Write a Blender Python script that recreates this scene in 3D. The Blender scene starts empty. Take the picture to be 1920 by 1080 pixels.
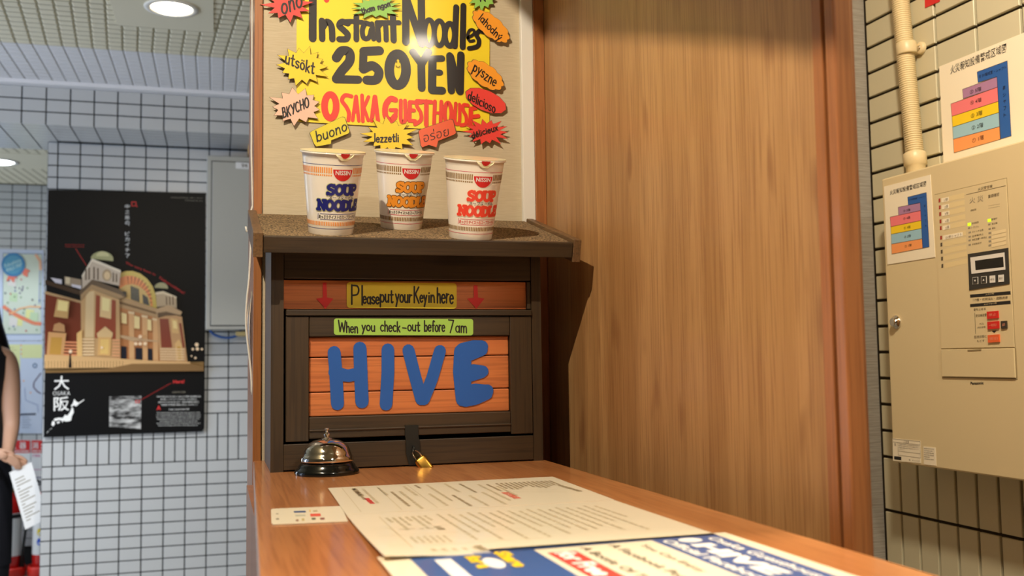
import bpy, bmesh, math, random
from mathutils import Vector, Matrix, Quaternion
random.seed(7)
C = bpy.context.scene.collection
SC = bpy.context.scene

# ------------------------------------------------------------------ camera
H = 1.30                     # eye height; the counter top is at CT
CT = 1.155
FPX = 1850.0
Yv = Vector((404-960, -(680-540), -FPX)).normalized()
Zv = Vector((590-960, 23740, -1850.0)); Zv = (Zv-Zv.dot(Yv)*Yv).normalized()
Xv = Yv.cross(Zv)
ROT = Matrix((Xv, Yv, Zv))   # camera -> world
cam = bpy.data.cameras.new('camera'); cam_o = bpy.data.objects.new('camera', cam); C.objects.link(cam_o)
cam.sensor_width = 36; cam.lens = 36*FPX/1920; cam.clip_start = 0.02
cam.dof.use_dof = True; cam.dof.focus_distance = 1.40; cam.dof.aperture_fstop = 6.8
cam_o.matrix_world = Matrix.Translation((0, 0, H)) @ ROT.to_4x4()
SC.camera = cam_o

# ------------------------------------------------------------------ colour, light, exposure
def s2l(c): return c/12.92 if c <= .04045 else ((c+.055)/1.055)**2.4
def rgb(r, g, b): return (s2l(r/255), s2l(g/255), s2l(b/255), 1)
SC.view_settings.view_transform = 'Standard'; SC.view_settings.look = 'None'
SC.view_settings.gamma = 1; SC.view_settings.use_curve_mapping = False
SC.view_settings.exposure = 0.0
w = bpy.data.worlds.new('world'); SC.world = w; w.use_nodes = True
w.node_tree.nodes['Background'].inputs[0].default_value = (.55, .65, .9, 1)
w.node_tree.nodes['Background'].inputs[1].default_value = .35

def aim(o, d): o.rotation_mode = 'QUATERNION'; o.rotation_quaternion = Vector(d).to_track_quat('-Z', 'Y')
def area(name, loc, d, size, power, col, sy=None, shape='DISK'):
    l = bpy.data.lights.new(name, 'AREA'); l.energy = power; l.color = col; l.size = size
    l.shape = shape if sy is None else 'RECTANGLE'
    if sy: l.size_y = sy
    o = bpy.data.objects.new(name, l); C.objects.link(o); o.location = loc; aim(o, d); return o
WARM = (1.0, .85, .65); WARM2 = (1.0, .87, .70); COOL = (.78, .88, 1.0)
# spot lamp over the counter end: its shade cuts the light off along the slanting line on the wooden door
L1 = Vector((-.35, .40, 2.40))
pa = Vector((.5185, 1.518, 1.869)); pb = Vector((.5185, .755, 1.568)); dl = (pb-pa).normalized()
foot = pa+dl*(L1-pa).dot(dl); u = (foot-L1).normalized(); nrm = dl.cross(u).normalized()
if nrm.z > 0: nrm = -nrm
HALF = math.radians(84)
ax = math.cos(HALF)*u+math.sin(HALF)*nrm
sp = bpy.data.lights.new('counter_spot_light', 'SPOT'); sp.energy = 84; sp.color = WARM; sp.spot_size = 2*HALF; sp.spot_blend = 0.0
sp.shadow_soft_size = .010
spo = bpy.data.objects.new('counter_spot_light', sp); C.objects.link(spo); spo.location = L1; aim(spo, ax)
def spot_down(name, loc, power, ang, col=WARM2):
    l = bpy.data.lights.new(name, 'SPOT'); l.energy = power; l.color = col; l.spot_size = math.radians(ang); l.spot_blend = .35; l.shadow_soft_size = .05
    o = bpy.data.objects.new(name, l); C.objects.link(o); o.location = loc; return o
# downlights of the reception, behind and above the camera
area('reception_downlight_1', (-.55, -.5, 2.46), (0, .1, -1), .16, 1.5, WARM2)
area('reception_downlight_2', (.75, -.45, 2.46), (0, .35, -1), .16, 15, WARM2)
area('added_alcove_light', (.66, .72, 2.44), (.2, .3, -1), .10, 20, WARM)  # added lamp, out of view: brightens the tiled wall and alarm panel
# hall: two downlights in view, daylight from the entrance glazing on the left
spot_down('hall_downlight', (-.148, 3.435, 2.45), 62, 118, (1, .96, .90))
spot_down('passage_downlight', (-1.17, 6.15, 2.45), 60, 120, COOL)
ed = area('entrance_daylight', (-3.15, 2.9, 1.35), (1, .42, .16), 1.7, 27, (.62, .76, 1.0), 1.8); ed.data.spread = math.radians(104)
spot_down('added_hall_light_1', (-1.15, 3.3, 2.45), 110, 122, (.92, .96, 1.0))  # unseen lamp added to brighten the tiled column wall
spot_down('added_hall_light_2', (-2.3, 3.3, 2.45), 120, 122, (.90, .95, 1.0))  # second added lamp outside the view, for the same wall
area('passage_daylight', (-3.15, 5.9, 1.4), (1, 0, 0), 1.4, 34, COOL, 1.8)

# ------------------------------------------------------------------ projection helpers: photo pixel -> real surface
CP = Vector((0, 0, H))
def ray(x, y): return ROT @ Vector((x-960, -(y-540), -FPX))/FPX
class Ax:                       # axis aligned plane, nrm points to the viewer side
    def __init__(s, ax, val, sgn): s.p = Vector((0, 0, 0)); s.p[ax] = val; s.n = Vector((0, 0, 0)); s.n[ax] = sgn
    def at(s, x, y, off=0): r = ray(x, y); q = s.p+s.n*off; return CP+r*((q-CP).dot(s.n)/r.dot(s.n))
class Pl(Ax):
    def __init__(s, p, n): s.p = Vector(p); s.n = Vector(n).normalized()
def plane_off(pl, off): return Pl(pl.p+pl.n*off, pl.n)

YW, XD, YB, XR, YCOL, YFAS, YFAR, YWP = 1.53, .5185, 1.345, 1.324, 4.77, 4.43, 7.0, 1.77
ZC, ZS = 2.475, 2.298
P_WALL = Ax(1, YW, -1); P_CTR = Ax(2, CT, 1); P_BOX = Ax(1, YB, -1); P_DOOR = Ax(0, XD, -1)
P_TILE = Ax(0, XR, -1); P_PANEL = Ax(0, 1.25, -1); P_COL = Ax(1, YCOL, -1); P_FAR = Ax(1, YFAR, -1)

# ------------------------------------------------------------------ materials
MATS = {}
def mat(name, col, rough=.5, metal=0, spec=.5, coat=0, bump=None, var=None, emit=None, trans=0):
    m = bpy.data.materials.new(name); m.use_nodes = True; nt = m.node_tree; b = nt.nodes['Principled BSDF']
    b.inputs['Base Color'].default_value = rgb(*col); b.inputs['Roughness'].default_value = rough
    b.inputs['Metallic'].default_value = metal; b.inputs['Specular IOR Level'].default_value = spec
    b.inputs['Coat Weight'].default_value = coat; b.inputs['Coat Roughness'].default_value = .06
    if trans: b.inputs['Transmission Weight'].default_value = trans
    if emit: b.inputs['Emission Color'].default_value = emit[0]; b.inputs['Emission Strength'].default_value = emit[1]
    geo = nt.nodes.new('ShaderNodeNewGeometry')
    if var:   # (scale vec, detail, other colour, contrast)
        mp = nt.nodes.new('ShaderNodeMapping'); mp.inputs['Scale'].default_value = var[0]
        nt.links.new(geo.outputs['Position'], mp.inputs[0])
        n = nt.nodes.new('ShaderNodeTexNoise'); n.inputs['Scale'].default_value = 1; n.inputs['Detail'].default_value = var[1]
        nt.links.new(mp.outputs[0], n.inputs[0])
        cr = nt.nodes.new('ShaderNodeValToRGB'); lo, hi = var[3]
        cr.color_ramp.elements[0].position = lo; cr.color_ramp.elements[0].color = rgb(*var[2])
        cr.color_ramp.elements[1].position = hi; cr.color_ramp.elements[1].color = rgb(*col)
        nt.links.new(n.outputs[0], cr.inputs[0]); nt.links.new(cr.outputs[0], b.inputs['Base Color'])
    if bump:  # (scale vec, strength, distance)
        mp = nt.nodes.new('ShaderNodeMapping'); mp.inputs['Scale'].default_value = bump[0]
        nt.links.new(geo.outputs['Position'], mp.inputs[0])
        n = nt.nodes.new('ShaderNodeTexNoise'); n.inputs['Scale'].default_value = 1; n.inputs['Detail'].default_value = 3
        nt.links.new(mp.outputs[0], n.inputs[0])
        bp = nt.nodes.new('ShaderNodeBump'); bp.inputs['Strength'].default_value = bump[1]; bp.inputs['Distance'].default_value = bump[2]
        nt.links.new(n.outputs[0], bp.inputs['Height']); nt.links.new(bp.outputs[0], b.inputs['Normal'])
    MATS[name] = m; return m

def wood(name, c1, c2, c3, axis, rough=.4, coat=0, sc=1.0, knots=False):
    """layered procedural wood; grain runs along the given axis (0 x, 1 y, 2 z)"""
    m = bpy.data.materials.new(name); m.use_nodes = True; nt = m.node_tree; b = nt.nodes['Principled BSDF']
    b.inputs['Roughness'].default_value = rough; b.inputs['Coat Weight'].default_value = coat; b.inputs['Coat Roughness'].default_value = .12
    geo = nt.nodes.new('ShaderNodeNewGeometry')
    def noise(s_al, s_ac, det, dist=0):
        v = [s_ac]*3; v[axis] = s_al
        mp = nt.nodes.new('ShaderNodeMapping'); mp.inputs['Scale'].default_value = v
        nt.links.new(geo.outputs['Position'], mp.inputs[0])
        n = nt.nodes.new('ShaderNodeTexNoise'); n.inputs['Scale'].default_value = 1; n.inputs['Detail'].default_value = det
        n.inputs['Distortion'].default_value = dist
        nt.links.new(mp.outputs[0], n.inputs[0]); return n
    a = noise(.55*sc, 15*sc, 4, 1.4); f = noise(9*sc, 330*sc, 2, .2)
    r1 = nt.nodes.new('ShaderNodeValToRGB'); e = r1.color_ramp.elements
    e[0].position = .3; e[0].color = rgb(*c1); e[1].position = .72; e[1].color = rgb(*c2)
    nt.links.new(a.outputs[0], r1.inputs[0])
    r2 = nt.nodes.new('ShaderNodeValToRGB'); e = r2.color_ramp.elements
    e[0].position = .36; e[0].color = (1, 1, 1, 1); e[1].position = .52; e[1].color = (0, 0, 0, 1)
    nt.links.new(f.outputs[0], r2.inputs[0])
    sc_ = nt.nodes.new('ShaderNodeMath'); sc_.operation = 'MULTIPLY'; sc_.inputs[1].default_value = .45
    nt.links.new(r2.outputs[0], sc_.inputs[0])
    mx = nt.nodes.new('ShaderNodeMixRGB'); mx.inputs[2].default_value = rgb(*c3)
    nt.links.new(sc_.outputs[0], mx.inputs[0]); nt.links.new(r1.outputs[0], mx.inputs[1])
    out = mx.outputs[0]
    if knots:
        v = [24.]*3; v[axis] = 7.
        mp = nt.nodes.new('ShaderNodeMapping'); mp.inputs['Scale'].default_value = v
        nt.links.new(geo.outputs['Position'], mp.inputs[0])
        n = nt.nodes.new('ShaderNodeTexNoise'); n.inputs['Scale'].default_value = 1; n.inputs['Detail'].default_value = 1
        nt.links.new(mp.outputs[0], n.inputs[0])
        r3 = nt.nodes.new('ShaderNodeValToRGB'); e = r3.color_ramp.elements
        e[0].position = .22; e[0].color = (.7, .7, .7, 1); e[1].position = .31; e[1].color = (0, 0, 0, 1)
        nt.links.new(n.outputs[0], r3.inputs[0])
        m2 = nt.nodes.new('ShaderNodeMixRGB'); m2.inputs[2].default_value = rgb(*c3)
        nt.links.new(r3.outputs[0], m2.inputs[0]); nt.links.new(out, m2.inputs[1]); out = m2.outputs[0]
    nt.links.new(out, b.inputs['Base Color'])
    bp = nt.nodes.new('ShaderNodeBump'); bp.inputs['Strength'].default_value = .12; bp.inputs['Distance'].default_value = .0006
    nt.links.new(f.outputs[0], bp.inputs['Height']); nt.links.new(bp.outputs[0], b.inputs['Normal'])
    MATS[name] = m; return m

wood('door_wood', (160, 116, 70), (194, 150, 98), (134, 88, 52), 2, .42, .12, knots=True)
wood('frame_wood', (150, 94, 52), (174, 112, 64), (124, 74, 40), 2, .4, .1)
wood('counter_wood', (176, 110, 62), (208, 142, 88), (144, 84, 44), 1, .3, .5)
wood('dark_wood_v', (50, 38, 23), (68, 51, 32), (30, 22, 15), 2, .5, .1, knots=True)
wood('dark_wood_h', (50, 38, 23), (68, 51, 32), (30, 22, 15), 0, .5, .1, knots=True)
wood('orange_wood', (190, 106, 58), (210, 128, 72), (150, 80, 44), 0, .45, .15, knots=True)
wood('rail_wood', (92, 68, 44), (128, 96, 60), (60, 42, 28), 1, .5, .1)
mat('tile_cool', (188, 190, 190), .22, spec=.5)
mat('tile_warm', (206, 200, 170), .25, spec=.5)
mat('grout', (22, 24, 24), .9)
mat('grout_warm', (48, 38, 22), .9)
mat('ceiling_pale', (226, 226, 228), .9, bump=((300, 300, 300), .4, .001))
mat('ceiling_cream', (228, 222, 198), .9, bump=((300, 300, 300), .4, .001))
mat('ceiling_gap', (156, 150, 124), .95)  # darker than the pads: shade between them put into the colour
mat('ceiling_gap_pale', (165, 166, 168), .95)
mat('wallpaper', (204, 190, 162), .8, var=((50, 50, 900), 4, (192, 177, 148), (.3, .7)), bump=((40, 40, 900), .2, .0004))
mat('wallpaper_grey', (158, 154, 144), .85, var=((16, 16, 330), 3, (140, 134, 124), (.35, .6)), bump=((10, 10, 300), .5, .0008))
mat('plaster', (104, 98, 90), .85)
mat('floor_tile', (168, 164, 154), .4, var=((5, 5, 5), 3, (150, 146, 138), (.35, .65)))
mat('white_paint', (232, 230, 222), .4)
mat('cream_metal', (222, 204, 160), .38, spec=.5)
mat('cream_metal_dark', (160, 144, 108), .5)
mat('grey_metal', (176, 176, 168), .4)
mat('black_print', (32, 30, 30), .5); mat('white_print', (240, 240, 236), .5)
mat('ink_brown', (88, 76, 60), .6); mat('ink_grey', (150, 142, 124), .6); mat('ink_black', (44, 38, 36), .36, coat=.10)
mat('red_print', (214, 40, 40), .45); mat('red_ink', (236, 66, 48), .38, coat=.10)
mat('chrome', (225, 220, 212), .05, 1); mat('black_plastic', (14, 16, 15), .12, spec=.7)
mat('brass', (196, 150, 66), .28, 1); mat('black_iron', (24, 26, 24), .45)
mat('paper', (250, 240, 214), .3, coat=.25); mat('paper_white', (236, 236, 234), .5)
mat('felt', (156, 130, 94), .95, var=((380, 380, 380), 3, (58, 46, 32), (.38, .58)), bump=((380, 380, 380), 1, .0015))
mat('skin', (206, 160, 132), .55); mat('hair', (28, 20, 18), .4); mat('black_cloth', (20, 20, 24), .8); mat('navy_cloth', (20, 22, 34), .85)
for k, v in dict(yellow=(250, 222, 50), star_yellow=(252, 214, 44), star_green=(150, 205, 96), star_orange=(252, 166, 52), star_red=(240, 74, 66),
                 star_pink=(248, 196, 172), star_lime=(232, 214, 52), star_coral=(240, 104, 66), sign_green=(158, 200, 88), sign_yellow=(226, 200, 52),
                 film_blue=(38, 92, 176), pale_pink=(244, 180, 214)).items():
    mat(k, v, .4, coat=.08)
def flat(name, c, r=.5): 
    return name if name in MATS else (mat(name, c, r), name)[1]
def colr(c, r=.5): return flat('tint_%d_%d_%d' % c, c, r)
def M(n): return MATS[n]

# ------------------------------------------------------------------ mesh builder
WL = {}    # world origin of every object with children
class MB:
    def __init__(s): s.v = []; s.f = []; s.m = []; s.ms = []; s.smooth = []
    def mi(s, m):
        if m not in s.ms: s.ms.append(m)
        return s.ms.index(m)
    def face(s, pts, m, sm=False):
        i = len(s.v); s.v += [tuple(p) for p in pts]; s.f.append(list(range(i, i+len(pts)))); s.m.append(s.mi(m)); s.smooth.append(sm)
    def add(s, vs, fs, m, sm=False):
        i = len(s.v); s.v += [tuple(p) for p in vs]; k = s.mi(m)
        for f in fs: s.f.append([i+a for a in f]); s.m.append(k); s.smooth.append(sm)
    def box(s, a, b, m, bev=0.0):
        x0, y0, z0 = [min(a[i], b[i]) for i in range(3)]; x1, y1, z1 = [max(a[i], b[i]) for i in range(3)]
        if bev <= 0:
            vs = [(x, y, z) for z in (z0, z1) for y in (y0, y1) for x in (x0, x1)]
            s.add(vs, [(0, 2, 3, 1), (4, 5, 7, 6), (0, 1, 5, 4), (2, 6, 7, 3), (0, 4, 6, 2), (1, 3, 7, 5)], m); return
        bm = bmesh.new(); bmesh.ops.create_cube(bm, size=1)
        for v in bm.verts: v.co = Vector(((x0+x1)/2+v.co.x*(x1-x0), (y0+y1)/2+v.co.y*(y1-y0), (z0+z1)/2+v.co.z*(z1-z0)))
        bmesh.ops.bevel(bm, geom=bm.edges[:], offset=bev, segments=2, profile=.5, affect='EDGES')
        s.bm(bm, m)
    def bm(s, bm, m, sm=False):
        bm.verts.index_update(); s.add([v.co.copy() for v in bm.verts], [[v.index for v in f.verts] for f in bm.faces], m, sm); bm.free()
    def prism(s, pts, nrm, t, m, sm=None):     # polygon pts extruded by nrm*t (front is at pts+nrm*t)
        n = len(pts); nrm = Vector(nrm); pts = [Vector(p) for p in pts]
        area_n = Vector((0, 0, 0))
        for i in range(n): area_n += pts[i].cross(pts[(i+1) % n])
        if area_n.dot(nrm) < 0: pts = pts[::-1]
        fr = [p+nrm*t for p in pts]
        s.face(fr, m)
        if t > 1e-7:
            s.face(pts[::-1], sm or m)
            for i in range(n): j = (i+1) % n; s.face([pts[i], pts[j], fr[j], fr[i]], sm or m)
    def lathe(s, prof, m, c=(0, 0, 0), seg=32, mtx=None, sm=True, cap=True):
        i0 = len(s.v); k = s.mi(m); mtx = mtx or Matrix.Identity(3); c = Vector(c)
        for r, z in prof:
            for j in range(seg):
                a = 2*math.pi*j/seg; s.v.append(tuple(c+mtx @ Vector((r*math.cos(a), r*math.sin(a), z))))
        for q in range(len(prof)-1):
            for j in range(seg):
                j2 = (j+1) % seg
                s.f.append([i0+q*seg+j, i0+q*seg+j2, i0+(q+1)*seg+j2, i0+(q+1)*seg+j]); s.m.append(k); s.smooth.append(sm)
        if cap:
            s.f.append([i0+j for j in range(seg)][::-1]); s.m.append(k); s.smooth.append(False)
            s.f.append([i0+(len(prof)-1)*seg+j for j in range(seg)]); s.m.append(k); s.smooth.append(False)
    def tube(s, path, r, m, seg=8):
        path = [Vector(p) for p in path]; i0 = len(s.v); k = s.mi(m); up = Vector((.13, .27, .95)).normalized()
        for i, p in enumerate(path):
            d = (path[min(i+1, len(path)-1)]-path[max(i-1, 0)]).normalized()
            a = d.cross(up).normalized(); b = d.cross(a); rr = r[i] if isinstance(r, (list, tuple)) else r
            for j in range(seg):
                t = 2*math.pi*j/seg; s.v.append(tuple(p+a*math.cos(t)*rr+b*math.sin(t)*rr))
        for q in range(len(path)-1):
            for j in range(seg):
                j2 = (j+1) % seg
                s.f.append([i0+q*seg+j, i0+q*seg+j2, i0+(q+1)*seg+j2, i0+(q+1)*seg+j]); s.m.append(k); s.smooth.append(True)
        for e in (0, len(path)-1):
            s.f.append([i0+e*seg+j for j in range(seg)]); s.m.append(k); s.smooth.append(False)
    def mesh(s, name, o=(0, 0, 0)):
        me = bpy.data.meshes.new(name); o = Vector(o)
        me.from_pydata([Vector(v)-o for v in s.v], [], s.f)
        for m in s.ms: me.materials.append(MATS[m])
        for p, k, sm in zip(me.polygons, s.m, s.smooth): p.material_index = k; p.use_smooth = sm
        me.update(); return me
    def build(s, name, parent=None, base=False):
        xs = [[v[i] for v in s.v] for i in range(3)]
        c = Vector([(min(x)+max(x))/2 for x in xs])
        if base: c.z = min(xs[2])
        o = bpy.data.objects.new(name, s.mesh(name, c)); C.objects.link(o); put(o, c, parent); return o
def put(o, worldloc, parent=None):
    worldloc = Vector(worldloc); WL[o.name] = worldloc
    if parent: o.parent = parent; o.location = worldloc-WL[parent.name]
    else: o.location = worldloc
def tag(o, label=None, cat=None, group=None, kind=None):
    if label: o['label'] = label
    if cat: o['category'] = cat
    if group: o['group'] = group
    if kind: o['kind'] = kind
    return o
def thing(name, loc, label=None, cat=None, group=None, kind=None):
    o = bpy.data.objects.new(name, None); o.empty_display_size = .05; C.objects.link(o); put(o, loc); return tag(o, label, cat, group, kind)
def one(name, fn, parent=None, base=False):
    b = MB(); fn(b); return b.build(name, parent, base)
def bx(name, a, b, m, parent=None, bev=0.0, base=False):
    q = MB(); q.box(a, b, m, bev); return q.build(name, parent, base)
def clone(src, loc, parent):
    o = src.copy(); C.objects.link(o); put(o, loc, parent); return o

# ------------------------------------------------------------------ pen font (hand lettering)
G = {
'a': "50|@22,30,20,28;44,60 44,0", 'b': "50|6,100 6,0;@27,29,20,28", 'c': "46|@27,30,23,29,50,310", 'd': "50|44,100 44,0;@22,29,20,28",
'e': "48|5,32 44,34;@24,30,21,29,8,320", 'f': "40|~40,92 28,100 19,86 18,0;4,56 36,58", 'g': "50|@22,32,20,26;~44,60 44,-15 28,-34 6,-26",
'h': "48|6,100 6,0;~6,38 22,60 38,50 42,0", 'i': "14|7,56 7,0;7,78 7,80", 'k': "45|6,100 6,0;40,58 8,25;16,32 42,0", 'l': "14|7,100 7,0",
'm': "70|5,60 5,0;~5,40 18,60 32,50 34,0;~34,40 46,60 62,50 64,0", 'n': "48|6,60 6,0;~6,38 22,60 38,50 42,0", 'o': "48|@24,30,21,29",
'p': "50|6,60 6,-35;@27,30,20,28", 'r': "36|6,60 6,0;~6,35 18,56 34,56", 's': "42|~38,52 22,60 6,48 14,34 30,27 38,12 22,0 4,8",
't': "38|~18,92 18,12 26,0 36,6;2,60 36,62", 'u': "48|~6,60 6,15 22,0 42,18;42,60 42,0", 'v': "44|3,60 22,0 41,60", 'w': "66|3,60 18,2 33,50 48,2 63,60",
'x': "44|4,60 40,0;40,60 4,0", 'y': "46|4,60 24,8;44,60 10,-35", 'z': "44|4,58 38,58 4,0 40,0", '-': "44|4,32 40,32", '.': "12|6,0 6,2",
'A': "60|2,0 28,100 56,0;12,36 46,36", 'B': "52|8,0 8,100;~8,98 36,94 38,60 8,52;~8,52 46,46 46,6 8,0", 'C': "56|@30,50,27,49,50,310", 'D': "58|8,0 8,100;~8,99 44,86 52,50 44,12 8,1",
'E': "55|8,0 8,100;8,100 50,100;8,52 42,52;8,0 52,0", 'G': "62|@32,50,28,49,45,325;34,46 60,46 60,8", 'H': "60|6,0 6,100;54,0 54,100;6,50 54,50",
'I': "16|8,0 8,100", 'K': "56|8,0 8,100;50,100 10,42;20,54 52,0", 'L': "50|8,100 8,0;8,0 46,0", 'N': "60|6,0 6,100 54,0 54,100", 'O': "62|@31,50,28,49",
'P': "54|8,0 8,100;~8,98 40,96 50,76 40,52 8,46", 'S': "54|~50,84 30,100 8,84 12,60 40,44 50,20 30,0 4,14", 'T': "56|2,98 54,98;28,98 28,0",
'U': "60|~6,100 6,25 28,0 52,22 54,100", 'ö': "48|@24,30,21,29;14,78 14,80;34,78 34,80", 'ý': "46|4,60 24,8;44,60 10,-35;26,72 36,86", 'é': "48|5,32 44,34;@24,30,21,29,8,320;20,72 32,86", 'ơ': "52|@24,30,21,29;~42,48 52,56 50,68",
'W': "80|3,100 20,0 40,80 60,0 77,100", 'Y': "56|3,100 28,50;54,100 22,0", 'X': "56|3,100 52,0;52,100 3,0",
'0': "56|@28,50,24,49", '2': "56|~6,80 22,100 46,88 42,56 4,2;4,2 54,2", '5': "54|48,98 12,98 10,58;~10,58 34,64 50,40 38,6 8,2", '7': "50|4,98 46,98 18,0",
}
def spl(pts, n=6):
    out = []; L = len(pts)
    for i in range(L-1):
        p0 = pts[max(i-1, 0)]; p1 = pts[i]; p2 = pts[i+1]; p3 = pts[min(i+2, L-1)]
        for k in range(n):
            t = k/n; out.append(tuple(.5*((2*p1[a])+(-p0[a]+p2[a])*t+(2*p0[a]-5*p1[a]+4*p2[a]-p3[a])*t*t+(-p0[a]+3*p1[a]-3*p2[a]+p3[a])*t**3) for a in (0, 1)))
    out.append(pts[-1]); return out
def glyph(ch):
    wd, st = G[ch].split('|'); res = []
    for s in st.split(';'):
        if s[0] == '@':
            q = [float(a) for a in s[1:].split(',')]; a0, a1 = (q[4], q[5]) if len(q) > 4 else (0, 360)
            res.append([(q[0]+q[2]*math.cos(math.radians(a0+(a1-a0)*k/20)), q[1]+q[3]*math.sin(math.radians(a0+(a1-a0)*k/20))) for k in range(21)])
        else:
            sm = s[0] == '~'; pts = [tuple(float(a) for a in p.split(',')) for p in s.lstrip('~').split()]
            res.append(spl(pts) if sm else pts)
    return float(wd)/100, [[(x/100, y/100) for x, y in r] for r in res]
def ribbon(P, r, n, caps=True):
    """outline quads of a flat pen line with mitred joints and round ends (list of polygons)"""
    Q = [P[0]]
    for p in P[1:]:
        if (p-Q[-1]).length > 1e-6: Q.append(p)
    if len(Q) < 2: Q = [P[0], P[0]+n.orthogonal().normalized()*1e-5]
    closed = (Q[0]-Q[-1]).length < 1e-6*5 and len(Q) > 4
    out = []; parts = [[Q[0]]]
    for i in range(1, len(Q)-1):
        d0 = (Q[i]-Q[i-1]).normalized(); d1 = (Q[i+1]-Q[i]).normalized(); parts[-1].append(Q[i])
        if d0.dot(d1) < .35: parts.append([Q[i]])
    parts[-1].append(Q[-1])
    for k, R in enumerate(parts):
        m = len(R); L = []; Rr = []
        for i in range(m):
            if closed and len(parts) == 1 and i in (0, m-1): d0 = (R[-1]-R[-2]).normalized(); d1 = (R[1]-R[0]).normalized()
            else: d0 = (R[i]-R[i-1]).normalized() if i else (R[1]-R[0]).normalized(); d1 = (R[i+1]-R[i]).normalized() if i < m-1 else d0
            t = (d0+d1).normalized(); s_ = n.cross(t); w = r/max(.6, s_.dot(n.cross(d1)))
            L.append(R[i]+s_*w); Rr.append(R[i]-s_*w)
        capA = capB = []
        if not (closed and len(parts) == 1):
            d = (R[1]-R[0]).normalized(); q = n.cross(d)
            capA = [R[0]-q*math.cos(a)*r*-1-d*math.sin(a)*r for a in [math.pi*j/6 for j in range(1, 6)]]
            d = (R[-1]-R[-2]).normalized(); q = n.cross(d)
            capB = [R[-1]-q*math.cos(a)*r+d*math.sin(a)*r for a in [math.pi*j/6 for j in range(1, 6)]]
        out.append((L, Rr, capA, capB))
    return out
LAY = 3e-5
def pen(mb, pts, r, tr, m, off, seg=8):
    a = tr(0, 0); e1 = (tr(1, 0)-a).normalized(); e2 = (tr(0, 1)-a); n = e1.cross(e2).normalized()
    for j, (L, R, cA, cB) in enumerate(ribbon([tr(x, y) for x, y in pts], r, n)):
        l = n*(off+j*LAY)
        for i in range(len(L)-1): mb.face([R[i]+l, R[i+1]+l, L[i+1]+l, L[i]+l], m)
        if cA: mb.face([p+l for p in [R[0], L[0]]+cA], m)
        if cB: mb.face([p+l for p in [L[-1], R[-1]]+cB], m)
    return j+1
def affine(bl, br, tl):      # unit square -> 3d
    ex = br-bl; ey = tl-bl; return lambda u, v: bl+ex*u+ey*v
def hand(mb, text, bl, br, tl, r, m, off, jit=0, track=.12, fit=None):
    """pen text, baseline bl->br, cap height bl->tl"""
    ws = [(glyph(c)[0] if c != ' ' else .34) for c in text]; tot = sum(ws)+track*(len(text)-1); x = 0
    hgt = (tl-bl); lng = (br-bl)
    for c, wd in zip(text, ws):
        if c != ' ':
            j = random.uniform(-jit, jit)
            o_ = off
            for s in glyph(c)[1]:
                o_ += LAY*pen(mb, [((x+px)/tot, py+j) for px, py in s], r, affine(bl, br, tl), m, o_)
        x += wd+track
# font lettering -----------------------------------------------------------------
FM = {}
def fmesh(text, bold=0.0, res=2, spacing=1.0):
    k = (text, bold, res, spacing)
    if k not in FM:
        c = bpy.data.curves.new('t', 'FONT'); c.body = text; c.resolution_u = res; c.offset = bold; c.space_character = spacing
        o = bpy.data.objects.new('t', c); C.objects.link(o); bpy.context.view_layer.update()
        m = bpy.data.meshes.new_from_object(o.evaluated_get(bpy.context.evaluated_depsgraph_get()))
        vs = [(v.co.x, v.co.y) for v in m.vertices]; fs = [list(p.vertices) for p in m.polygons]
        bpy.data.objects.remove(o); bpy.data.curves.remove(c); bpy.data.meshes.remove(m)
        x0 = min(v[0] for v in vs); x1 = max(v[0] for v in vs); y0 = min(v[1] for v in vs); y1 = max(v[1] for v in vs)
        FM[k] = ([((a-x0)/max(x1-x0, 1e-6), (b-y0)/max(y1-y0, 1e-6)) for a, b in vs], fs, (x1-x0)/max(y1-y0, 1e-6))
    return FM[k]
def txt(mb, text, bl, br, tl, m, off, bold=0.0, res=2):
    vs, fs, _ = fmesh(text, bold, res); n = (br-bl).cross(tl-bl).normalized()*off
    mb.add([bl+(br-bl)*u+(tl-bl)*v+n for u, v in vs], fs, m)
class Sheet:
    """a drawing frame on a plane: zoomed-photo coordinates (x,y) -> plane, with layer offsets"""
    def __init__(s, plane, ox=0, oy=0, k=1.0): s.pl = plane; s.o = (ox, oy); s.k = k
    def P(s, x, y, off=0): return s.pl.at(s.o[0]+x/s.k, s.o[1]+y/s.k)+s.pl.n*off
    def poly(s, mb, pts, m, off): mb.prism([s.P(x, y, off) for x, y in pts], s.pl.n, 0, m)
    def slab(s, mb, pts, m, off, t, side=None): mb.prism([s.P(x, y, off) for x, y in pts], s.pl.n, t, m, side)
    def ell(s, mb, cx, cy, rx, ry, m, off, a0=0, a1=360, n=24):
        s.poly(mb, [(cx+rx*math.cos(math.radians(a0+(a1-a0)*i/n)), cy+ry*math.sin(math.radians(a0+(a1-a0)*i/n))) for i in range(n+(a1-a0 < 360))], m, off)
    def line(s, mb, pts, w, m, off):
        pts = [s.P(x, y, 0) for x, y in pts]; n = s.pl.n
        for a, b in zip(pts, pts[1:]):
            d = (b-a); 
            if d.length < 1e-7: continue
            q = n.cross(d.normalized())*w/2
            mb.face([a-q+n*off, b-q+n*off, b+q+n*off, a+q+n*off], m)
    def text(s, mb, t, bl, br, tl, m, off, bold=0, res=2): txt(mb, t, s.P(*bl), s.P(*br), s.P(*tl), m, off, bold, res)
    def hand(s, mb, t, bl, br, tl, r, m, off, jit=0, track=.12): hand(mb, t, s.P(*bl), s.P(*br), s.P(*tl), r, m, off, jit, track)

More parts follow.
